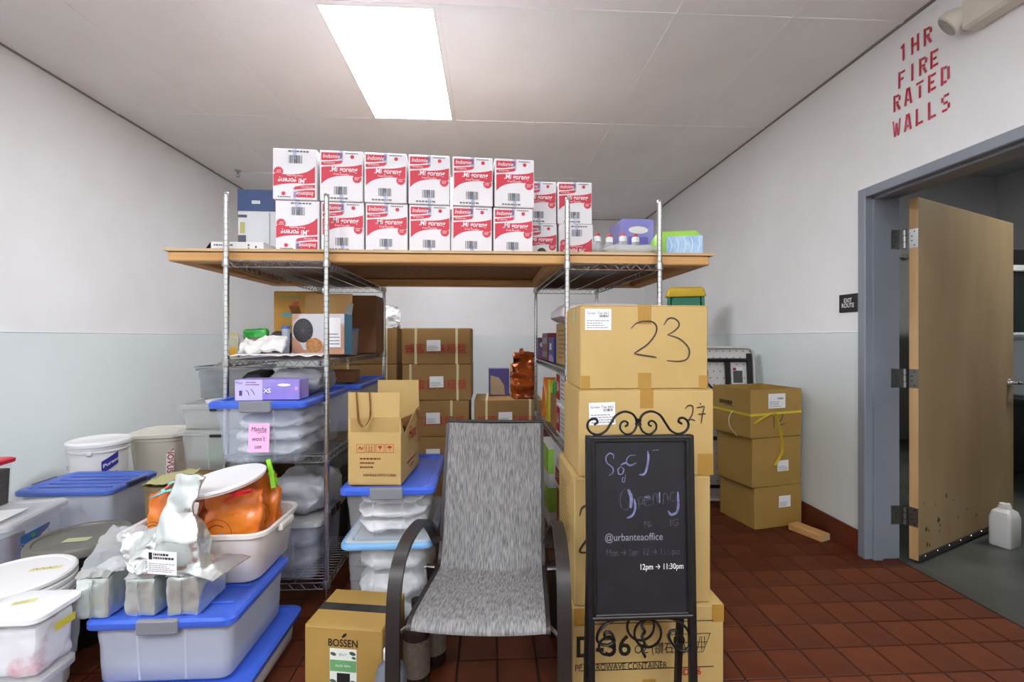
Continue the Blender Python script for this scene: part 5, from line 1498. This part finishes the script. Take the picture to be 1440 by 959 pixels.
bag_thing('white_bag', 'white plastic bag standing on the column behind the left rack', 'bag', wrinkle(pouch(.15, .12, .17, 5, 0, .95, .2, .85, n=40, m=20), .03, 14, 5, 0), WHITEBAG, (-.775, 3.62, 5 * SH + .001))
t = thing('copper_bag', 'shiny copper orange foil bag standing on the low carton column', 'bag', (.275, 3.62, ZC3), 6)
wrinkle(pouch(.21, .14, .36, 6, 0, .95, .05, .85, n=48, m=28), .03, 10, 6, 0).build('body', mat('copper_foil', 'b4551a', .25, .5, c2='6e2c0e', vscale=7, bump=.5, bscale=12), t, 60)
pouch(.05, .02, .05, 2, .003, 1, .5, .5).build('twisted_top', ORANGED, t, 60, (-.02, 0, .345))
t = thing('purple_box', 'purple and tan box on the low column by the back', 'box', (.08, 3.80, ZC3), 0)
MB().bbox(-.085, .085, -.05, .05, 0, .225, .002).build('body', mat('purple_print', '4b4078', .5), t)
mb = MB(); polym(mb, face('front', .17, .1, .225), [(-.07, .01), (.05, .01), (.04, .09), (.0, .15), (-.07, .17)]); mb.build('tan_panel', mat('tan_print', 'a08a6c', .5), t)
carton('thin tan carton standing behind the copper bag', (.21, 3.80, ZC3), 0, .07, .12, .27, CARD, tape=None, name='thin_carton')

# ------------------------------------------------------------------ right rack contents
def on_rack(x, y):   # offset into the slightly turned rack
    a_ = R(1.6)
    return (RRX + (x - RRX) * math.cos(a_) - (y - RRY) * math.sin(a_), RRY + (x - RRX) * math.sin(a_) + (y - RRY) * math.cos(a_))
def rbox(label, x0, x1, y0, y1, z0, h, m, name='carton', tape=TAPE, **k):
    x, y = on_rack((x0 + x1) / 2, (y0 + y1) / 2)
    return carton(label, (x, y, z0), 1.6, x1 - x0, y1 - y0, h, m, tape=tape, seam='y', name=name, **k)
T1, T2, T0 = 1.161, .768, .206
c = rbox('brown carton on the upper shelf of the right rack', .40, .80, 2.235, 2.63, T1, .228, CARD)
mb = MB(); Ml = face('left', .40, .395, .228); fine_print(mb, Ml, -.12, .12, .03, .2, 7, 5, .0004, .3); mb.build('print', mat('faded_brown', '8f6a36', .7), c)
c = rbox('dark blue box with white label on the upper shelf of the right rack', .392, .62, 2.66, 2.86, T1, .15, mat('navy_box', '2f2f86', .45), 'blue_box', None)
Ml = face('left', .228, .2, .15)
mb = MB(); rectm(mb, Ml, -.05, .02, .075, .115); mb.build('label', PAPER, c)
mb = MB(); polym(mb, Ml, [(-.09, .005), (.09, .005), (.09, .03), (.0, .05), (-.09, .035)]); mb.build('print', mat('lilac_print', 'b59ac6', .5), c)
c = rbox('maroon and grey box at the rear of the right rack upper shelf', .392, .60, 2.9, 3.14, T1, .18, mat('maroon_box', '6d2a34', .45), 'maroon_box', None)
Ml = face('left', .208, .24, .18)
mb = MB(); rectm(mb, Ml, -.1, .1, .11, .15); rectm(mb, Ml, -.1, .1, .02, .06); mb.build('panel', mat('grey_print', '8f8a8a', .5), c)
c = rbox('slim mauve box at the rear corner of the right rack', .372, .43, 3.2, 3.28, T1, .15, mat('mauve_box', '7a5f86', .45), 'mauve_box', None)
mb = MB(); polym(mb, face('front', .058, .08, .15), [(.018 * math.cos(k * PI / 6), .1 + .018 * math.sin(k * PI / 6)) for k in range(12)]); mb.build('print', PAPER, c)
bag_thing('wrapped_pack', 'pink and white plastic wrapped pack on the upper shelf carton', 'pack', crumple(MB().bbox(-.22, .22, -.15, .15, 0, .09, .03, 4), .012, 10, 4, 0), mat('pink_wrap', 'e3d3d9', .3, c2='cfcdd2', vscale=8, bump=.5, bscale=18), (.575, 2.42, T1 + .231), 3)
WB = mat('white_carton', 'e2e2e2', .5)
def white_carton(label, x0, x1, y0, y1, z0, h):
    c = rbox(label, x0, x1, y0, y1, z0, h, WB, 'white_carton', None, group='white cartons with red print')
    w, d = x1 - x0, y1 - y0
    Ml = face('left', w, d, h)
    mb = MB(); rectm(mb, Ml, -.17, -.06, .02, h - .02); mb.build('red_panel', REDINK, c)
    text('BA', .08, Ml, -.115, h / 2, PAPER, c, z=.0008, rot=0, sx=.7)
    mb = MB(); fine_print(mb, Ml, -.03, .13, .03, h - .03, 5, 7, .0005, .3); mb.build('print', INKG, c)
    mb = MB(); rectm(mb, Ml, .145, .165, .02, .06); mb.build('mark', INK, c)
    M = face('front', w, d, h)
    mb = MB(); rectm(mb, M, -w / 2 + .005, -w / 2 + .08, .015, h * .55); mb.build('red_panel', REDINK, c)
    text('Pcs\nCup\nLid', .03, M, -w / 2 + .012, h * .29, PAPER, c, z=.0008, align='LEFT')
    text('1200', .03, M, -w / 2 + .008, h * .72, INK, c, z=.0008, align='LEFT')
    return c
white_carton('white carton with red print, lower on the middle shelf of right rack', .395, .80, 2.235, 2.60, T2, .178)
white_carton('white carton with red print, upper on the middle shelf of right rack', .395, .80, 2.235, 2.60, T2 + .179, .178)
rbox('small brown carton behind the white cartons on the right rack', .40, .62, 2.64, 2.84, T2, .2, CARDD, 'small_carton')
t = thing('green_jug', 'green plastic jug on the middle shelf of the right rack', 'jug', (*on_rack(.455, 2.74), T2 + .202), 0)
MB().loft([circ(.055, 0, 22), circ(.058, .006, 22), circ(.058, .06, 22), circ(.03, .095, 22), circ(.02, .1, 22)], True, True).build('body', mat('jug_green', '2f9e3c', .35), t, 40)
MB().loft([circ(.022, .098, 16), circ(.022, .118, 16)], True, True).build('cap', mat('jug_cap', '1f7a2c', .4), t, 40)
for (y, m_, l_) in ((2.94, mat('pack_yellow', 'c9b93a', .4), 'yellow green packet on the middle shelf of the right rack'), (3.12, ORANGE, 'orange packet at the rear of the right rack middle shelf')):
    x, yy_ = on_rack(.44, y)
    bag_thing('upright_packet', l_, 'packet', pouch(.1, .1, .27, y, .006, 1, .1, .85), m_, (x, yy_, T2 + .001), 10)
rbox('brown carton on the bottom shelf of the right rack', .40, .80, 2.235, 2.62, T0, .275, CARDD)
c = rbox('white box with red panel under the right rack middle shelf', .385, .70, 2.26, 2.62, T0 + .276, .235, WB, 'white_box', None)
Ml = face('left', .315, .36, .235)
mb = MB(); rectm(mb, Ml, -.12, .02, .03, .11); mb.build('red_panel', REDINK, c)
text('2 Pc', .045, Ml, -.05, .07, PAPER, c, z=.0008); text('12', .05, Ml, -.06, .145, INK, c, z=.0008)
M = face('front', .315, .36, .235); mb = MB(); rectm(mb, M, -.155, -.06, .03, .12); mb.build('red_panel', REDINK, c)
text('12\n', .05, M, -.12, .12, INK, c, z=.0008)
for k in range(2):
    c = rbox(('lower', 'upper')[k] + ' green and white box on the right rack bottom shelf', .36, .62, 2.66, 3.0, T0 + k * .226, .225, WB, 'tea_box', None, group='green and white boxes')
    mb = MB(); rectm(mb, face('left', .26, .34, .225), -.17, .17, .08, .225); mb.build('green_panel', LIME, c)
    mb = MB(); rectm(mb, face('front', .26, .34, .225), -.13, .13, .08, .225); mb.build('green_panel', LIME, c)
# ------------------------------------------------------------------ right wall: leaning carton stack, folded table, ladder
GOLD = CARDY
def right_carton(label, loc, rz, w, d, h, rot=None):
    return carton(label, loc, rz, w, d, h, GOLD, tape=None, rot=rot, group='gold cartons by the right wall')
ca = right_carton('bottom gold carton of the stack by the right wall', (1.965, 3.22, 0), 12, .40, .34, .288)
sticker(ca, face('front', .40, .34, .288), .0, .10, .135, .215, 3, False)
cbx = right_carton('middle gold carton of the stack by the right wall', (1.945, 3.21, .289), 12.5, .415, .345, .343)
sticker(cbx, face('front', .415, .345, .343), .0, .095, .10, .175, 4, False)
t = thing('open_gold_carton', 'open gold carton with handwritten 12 tied with yellow strap', 'carton', (1.925, 3.20, .633), 13)
w, d, h = .435, .36, .325
th = .004
MB().box(-w / 2, w / 2, -d / 2, -d / 2 + th, 0, h).build('front_panel', GOLD, t)
MB().box(-w / 2, w / 2, d / 2 - th, d / 2, 0, h).build('back_panel', GOLD, t)
for x in (-w / 2, w / 2 - th): MB().box(x, x + th, -d / 2 + th, d / 2 - th, 0, h).build('side_panel', GOLD, t)
MB().box(-w / 2 + th, w / 2 - th, -d / 2 + th, d / 2 - th, .0, .004).build('bottom_panel', GOLD, t)
M = face('front', w, d, h)
sticker(t, M, -.07, .075, .195, .295, 8, True)
mb = MB()
stroke(mb, M, [(-.03, .145), (-.022, .11), (-.022, .06)], .006, .0006)
stroke(mb, M, [(.01, .15), (.045, .155), (.05, .13), (.015, .085), (.04, .08), (.085, .09)], .006, .0006)
mb.build('handwriting', MARK, t)
Ml = face('left', w, d, h)
mb = MB(); fine_print(mb, Ml, -.11, .07, .2, .235, 1, 4, .0005, .8); stroke(mb, Ml, [(-.06, .185), (-.02, .2), (.03, .19)], .004, .0005); mb.build('faded_print', MARK, t)
YST = mat('yellow_strap', 'd9c53a', .4)
e = .003
MB().tube([(-w / 2 - e, d / 2, .16), (-w / 2 - e, -d / 2 - e, .155), (w / 2, -d / 2 - e, .165)], .1, flat=(.0008, .008), up=(0, 0, 1)).build('strap', YST, t)
MB().tube(catmull([(-w / 2 + .02, -d / 2 - .01, .10), (-.17, -d / 2 - .018, .12), (-.1, -d / 2 - .025, .155), (-.055, -d / 2 - .03, .17), (-.03, -d / 2 - .03, .15), (-.0, -d / 2 - .028, .06), (.02, -d / 2 - .024, -.02), (.03, -d / 2 - .02, -.08), (.02, -d / 2 - .02, -.12), (-.03, -d / 2 - .016, -.19)], 6), .1, flat=(.0008, .010), up=(0, 1, 0)).build('strap_tail', YST, t, 60)
MB().tube(catmull([(-w / 2 - .004, d / 2 - .2, .16), (-w / 2 - .05, d / 2 - .22, .12), (-w / 2 - .06, d / 2 - .24, .06), (-w / 2 - .02, d / 2 - .26, .0)], 6), .003, 6).build('strap_loop', mat('pale_strap', 'cfc7a4', .5), t, 60)

bw = thing('wood_block', 'short pine wood block on the floor by the right baseboard', 'wood block', (2.125, 2.93, 0), 22)
MB().bbox(-.045, .045, -.11, .11, 0, .042, .003).build('block', WOOD, bw)
MB().box(-.043, .043, -.1105, -.11, .002, .040).build('end_grain', PLYE, bw)

# folded table leaning on its end
ft = thing('folding_table', 'folded white table with black steel legs standing behind the gold cartons', 'table', (1.83, 3.56, .0), 0, rot=(R(-5), 0, R(-6)))
a, H = .33, 1.245
TW = mat('table_white', 'd9d6d2', .5)
rings = [[(x, y_, z + H / 2) for x, z, _ in rr(k_, H / 2 - (a - k_), .06, 0, 6)] for y_, k_ in ((0, a), (.022, a), (.03, a - .008))]
MB().loft(rings, True, True).build('tabletop', TW, ft, 40)
rim = [(x, -.012, z + H / 2) for x, z, _ in rr(a - .012, H / 2 - .012, .055, 0, 6)]
MB().tube(rim, .012, 8, True).build('rim', mat('table_rim', 'c9c4bf', .5), ft, 60)
BK = mat('table_steel', '1f1f21', .4, .3)
for x in (-a + .05, a - .05): MB().bbox(x - .018, x + .018, -.03, -.001, .06, H - .06, .004).build('side_rail', BK, ft)
MB().tube([(-.265, -.02, H - .115), (.265, -.02, H - .115)], .016, 8).build('cross_tube', BK, ft, 40)
MB().bbox(.085, .125, -.038, -.008, .35, H - .13, .006).build('leg_tube', BK, ft)
MB().bbox(-.15, -.11, -.038, -.008, .1, H - .5, .006).build('leg_tube', BK, ft)
MB().tube([(-.265, -.02, .5), (.265, -.02, .5)], .016, 8).build('cross_tube', BK, ft, 40)
MB().tube([(-.265, -.02, .12), (.265, -.02, .12)], .014, 8).build('cross_tube', BK, ft, 40)
for p, q_ in (((-.06, H - .2), (-.06, H - .38)), ((-.06, H - .3), (-.12, H - .4)), ((-.06, H - .3), (0.01, H - .38))):
    MB().tube([(p[0], -.02, p[1]), (q_[0], -.02, q_[1])], .008, 6).build('brace', BK, ft, 60)
mb = MB(); mb.add([(.15, -.0025, H - .32), (.235, -.0025, H - .32), (.235, -.0025, H - .17), (.15, -.0025, H - .17)], [(0, 1, 2, 3)]); lb = mb.build('warning_label', PAPER, ft)
mb = MB(); mb.add([(.155, -.0032, H - .3), (.23, -.0032, H - .3), (.23, -.0032, H - .2), (.155, -.0032, H - .2)], [(0, 1, 2, 3)]); mb.build('label_print', mat('label_dark', '4c4c50', .6), lb)
mb = MB(); mb.add([(.155, -.0032, H - .198), (.18, -.0032, H - .198), (.18, -.0032, H - .176), (.155, -.0032, H - .176)], [(0, 1, 2, 3)]); mb.build('label_red', REDINK, lb)
dm = MB()
for i in range(11):
    for j in range(22):
        x, z = -.27 + i * .054 + (.027 if j % 2 else 0), .05 + j * .055
        if abs(x) < a - .03: dm.add([(x + .006 * math.cos(k * PI / 3), -.0018, z + .006 * math.sin(k * PI / 3)) for k in range(6)], [(0, 1, 2, 3, 4, 5)])
tag(dm.build('dimples', mat('dimple_grey', '6f6b68', .6), ft), kind='stuff')

# stepladder
sl_ = thing('step_ladder', 'green stepladder with yellow top standing beyond the tall carton stack', 'ladder', (1.78, 4.05, 0), -18)
GLD = mat('ladder_green', '1f7f5f', .45)
for s in (-1, 1):
    MB().tube([(s * .25, -.02, 0), (s * .14, .0, 1.70)], .1, flat=(.013, .036), up=(0, 1, 0)).build('rail', GLD, sl_)
    MB().tube([(s * .22, .16, 0), (s * .12, .07, 1.68)], .1, flat=(.012, .02), up=(0, 1, 0)).build('rear_rail', GLD, sl_)
for k in range(5):
    z = .3 + .29 * k
    x = .25 - .11 * z / 1.7 - .013
    MB().bbox(-x, x, -.055, .03, z, z + .022, .004).build('step', STEEL, sl_)
MB().bbox(-.125, .125, -.03, .085, 1.58, 1.679, .006).build('top_bracket', GLD, sl_)
MB().loft([rr(.165, .085, .02, 1.68, 4, 0, .03), rr(.17, .09, .02, 1.69, 4, 0, .03), rr(.15, .08, .02, 1.755, 4, 0, .03), rr(.13, .06, .02, 1.768, 4, 0, .03)], True, True).build('top_cap', mat('ladder_yellow', 'd9b520', .45), sl_, 40)

# rolled mat behind the stack
t = thing('rolled_mat', 'dark grey rolled rubber mat standing right of the carton stack', 'mat', (.915, 2.05, 0), 0)
sp_ = []
mb = MB()
P = [((.018 + .0035 * k / 6) * math.cos(k * PI / 6), (.018 + .0035 * k / 6) * math.sin(k * PI / 6)) for k in range(60)]
mb.loft([[(x, y, 0) for x, y in P], [(x, y, .66) for x, y in P]], False, False, closed=False)
mb.build('roll', mat('mat_grey', '3a3836', .8, c2='4a4744', vscale=70, bump=.6, bscale=120), t, 60)
MB().loft([circ(.0545, .63, 24), circ(.0545, .655, 24)]).build('tie_band', BLACK, t, 40)

# ------------------------------------------------------------------ signs and light on the right wall
def Wm(y, z, e=.002):   # frame on the right wall, reading toward the door
    return Matrix(((0, 0, -1, XR - e), (-1, 0, 0, y), (0, 1, 0, z), (0, 0, 0, 1)))
stn = thing('stencil_sign', 'red stencilled words 1 HR FIRE RATED WALLS on the right wall', 'lettering', (XR, 2.25, 2.4))
GL = {'1': [((.55, 0), (.55, 1)), ((.2, .8), (.42, .93))], 'H': [((.11, 0), (.11, 1)), ((.89, 0), (.89, 1)), ((.3, .5), (.7, .5))],
      'R': [((.11, 0), (.11, 1)), ((.3, .89), (.78, .89)), ((.87, .56), (.87, .84)), ((.3, .5), (.74, .5)), ((.52, .4), (.9, 0))],
      'F': [((.11, 0), (.11, 1)), ((.3, .89), (.95, .89)), ((.3, .5), (.75, .5))], 'I': [((.5, 0), (.5, 1))],
      'E': [((.11, 0), (.11, 1)), ((.3, .89), (.95, .89)), ((.3, .5), (.75, .5)), ((.3, .11), (.95, .11))],
      'A': [((.08, 0), (.4, 1)), ((.6, 1), (.92, 0)), ((.38, .28), (.62, .28))], 'T': [((0, .89), (1, .89)), ((.5, 0), (.5, .72))],
      'D': [((.11, 0), (.11, 1)), ((.3, .89), (.68, .89)), ((.88, .16), (.88, .84)), ((.3, .11), (.68, .11))],
      'W': [((.0, 1), (.22, 0)), ((.3, 0), (.46, .8)), ((.54, .8), (.7, 0)), ((.78, 0), (1, 1))], 'L': [((.11, 0), (.11, 1)), ((.3, .11), (.95, .11))],
      'S': [((.3, .89), (.92, .89)), ((.12, .58), (.12, .86)), ((.24, .5), (.76, .5)), ((.88, .14), (.88, .42)), ((.08, .11), (.7, .11))]}
def wall_text(s, y0, z, hgt, step, slope=0.0):
    """stencil letters on the wall, the first letter's left edge at depth y0"""
    for k, c_ in enumerate(s):
        if c_ == ' ': continue
        M = Matrix.Translation((-XR, -2.25, -2.4)) @ Wm(y0 - k * step, z + slope * k)
        mb = MB()
        for p, q_ in GL[c_]:
            stroke(mb, M, [(p[0] * hgt * .46, (p[1]) * hgt), (q_[0] * hgt * .46, q_[1] * hgt)], hgt * (.1 if c_ == 'W' else .14), 0, 1, False)
        mb.build('stencil_letter', STENCIL, stn)
wall_text('1HR', 2.365, 2.803, .09, .069)
wall_text('FIRE', 2.372, 2.665, .09, .06)
wall_text('RATED', 2.402, 2.552, .09, .066)
wall_text('WALLS', 2.405, 2.414, .09, .067)
ex = thing('exit_sign', 'small black EXIT ROUTE sign on the right wall beside the door frame', 'sign', (XR - .003, 2.715, 1.525))
MB().bbox(-.006, .003, -.072, .072, -.056, .056, .002).build('plate', BLACK, ex)
M = Matrix(((0, 0, -1, -.0068), (-1, 0, 0, 0), (0, 1, 0, 0), (0, 0, 0, 1)))
text('EXIT\nROUTE', .038, M, 0, .0, PAPER, ex, bold=.0006, sx=.8, line=.8)
em = thing('emergency_light', 'beige emergency light with swivel lamp head high on the right wall', 'light', (XR, 1.90, 2.725))
MB().bbox(-.085, -.0, -.30, .07, -.02, .125, .012, 3).build('housing', OFFW, em, 40)
hd = MB()
ax = Vector((-.55, .55, -.55)).normalized()
s1 = ax.orthogonal().normalized(); s2 = ax.cross(s1)
c0 = Vector((-.075, .105, .055))
def rg(o_, r_): return [c0 + ax * o_ + (s1 * math.cos(k * PI / 14) + s2 * math.sin(k * PI / 14)) * r_ for k in range(28)]
hd.loft([rg(-.045, .02), rg(-.04, .035), rg(-.0, .056), rg(.03, .058), rg(.034, .052)], True, True)
lamp = hd.build('lamp_head', OFFW, em, 40)
MB().loft([rg(.0345, .05), rg(.037, .045)], True, True).build('lens', mat('lamp_lens', 'b9bab6', .15, .4, bump=1.0, bscale=160), lamp, 40)
MB().tube([(-.04, .05, .06), c0 - ax * .04], .016, 10).build('swivel', OFFW, em, 40)

# ------------------------------------------------------------------ beyond the door
t = thing('white_jug', 'white gallon jug standing on the dark floor beyond the door', 'jug', (3.27, 2.73, -.004), 20)
MB().loft([rr(.068, .05, .015, 0), rr(.072, .054, .018, .006), rr(.072, .054, .018, .175), rr(.06, .045, .02, .215), rr(.03, .03, .02, .232), rr(.028, .028, .02, .25)], True, True).build('body', WHITEP, t, 40)
MB().tube(catmull([(.02, 0, .245), (.05, 0, .25), (.068, 0, .225), (.07, 0, .19)], 5), .009, 8).build('handle', WHITEP, t, 60)
MB().loft([circ(.026, .246, 16), circ(.026, .262, 16)], True, True).build('cap', WHITEP, t, 40)
dk = thing('dark_worktable', 'dark worktable in the dim room beyond the door', 'table', (5.2, 3.7, -.004), 0)
MB().bbox(-.75, .75, -.5, .5, .74, .8, .01).build('tabletop', mat('dark_counter', '1d1f22', .4), dk)
for x in (-.7, .7):
    for y in (-.45, .45): MB().box(x - .03, x + .03, y - .03, y + .03, 0, .74).build('leg', BLACK, dk)
MB().box(-.7, .7, .46, .48, .02, .72).build('back_panel', BLACK, dk)
fb = thing('white_foam_box', 'white foam box with black letters on the dark worktable', 'box', (5.15, 3.62, .797), 0)
MB().bbox(-.55, .55, -.3, .3, 0, .5, .02, 2).build('body', mat('foam_white', 'c9ced6', .7), fb)
MB().bbox(-.56, .56, -.31, .31, .501, .56, .02, 2).build('lid', MATS['foam_white'], fb)
text('CY.', .1, face('front', 1.1, .6, .5), -.28, .43, INKG, fb, z=.001)
pv = thing('dark_window_panel', 'dark glass panel in black frame above the foam box', 'panel', (5.55, 4.30, 1.45), 0)
MB().box(-.8, .8, 0, .03, -.75, .62).build('glass', mat('dark_glass', '16211f', .12), pv)
for (x0, x1, z0, z1) in ((-.84, .84, .62, .74), (-.84, .84, -.8, -.75), (-.84, -.8, -.75, .62), (.8, .84, -.75, .62)):
    MB().box(x0, x1, -.01, .04, z0, z1).build('frame', BLACK, pv)
MB().bbox(-.82, .82, -.06, -.012, .52, .58, .008).build('white_bar', WHITEM, pv)
MB().box(-.84, .84, .0, .04, -1.454, -.8).build('cabinet_base', BLACK, pv)
cd_ = thing('conduit_pipe', 'thin white conduit pipe along the far wall beyond the door', 'pipe', (XR + WT + .1, 5.57, 2.35))
MB().tube([(0, 0, 0), (4.0, 0, 0)], .02, 8).build('pipe', NW, cd_, 60)
for x in (.4, 1.6, 2.8): MB().bbox(x - .03, x + .03, -.03, .03, -.03, .03, .005).build('bracket', STEEL, cd_)
t = thing('green_bag', 'green bag on brown sacks glimpsed behind the door hinge side', 'bag', (2.95, 3.9, 1.035), 0)
pouch(.5, .3, .4, 3, .03, 1, .3, .8, zs=5).build('body', mat('bag_green', '2f8f3f', .4), t, 60)
sk = thing('burlap_sack_pile', 'grey brown sacks stacked behind the open door', 'sack', (2.95, 3.9, -.004), 0)
for k in range(3): crumple(pillow(.7, .5, .34), .02, 5, k, 0).build('sack', mat('sack_grey', '77726a', .7, c2='645f58', vscale=8), sk, 60, (0, 0, k * .34))
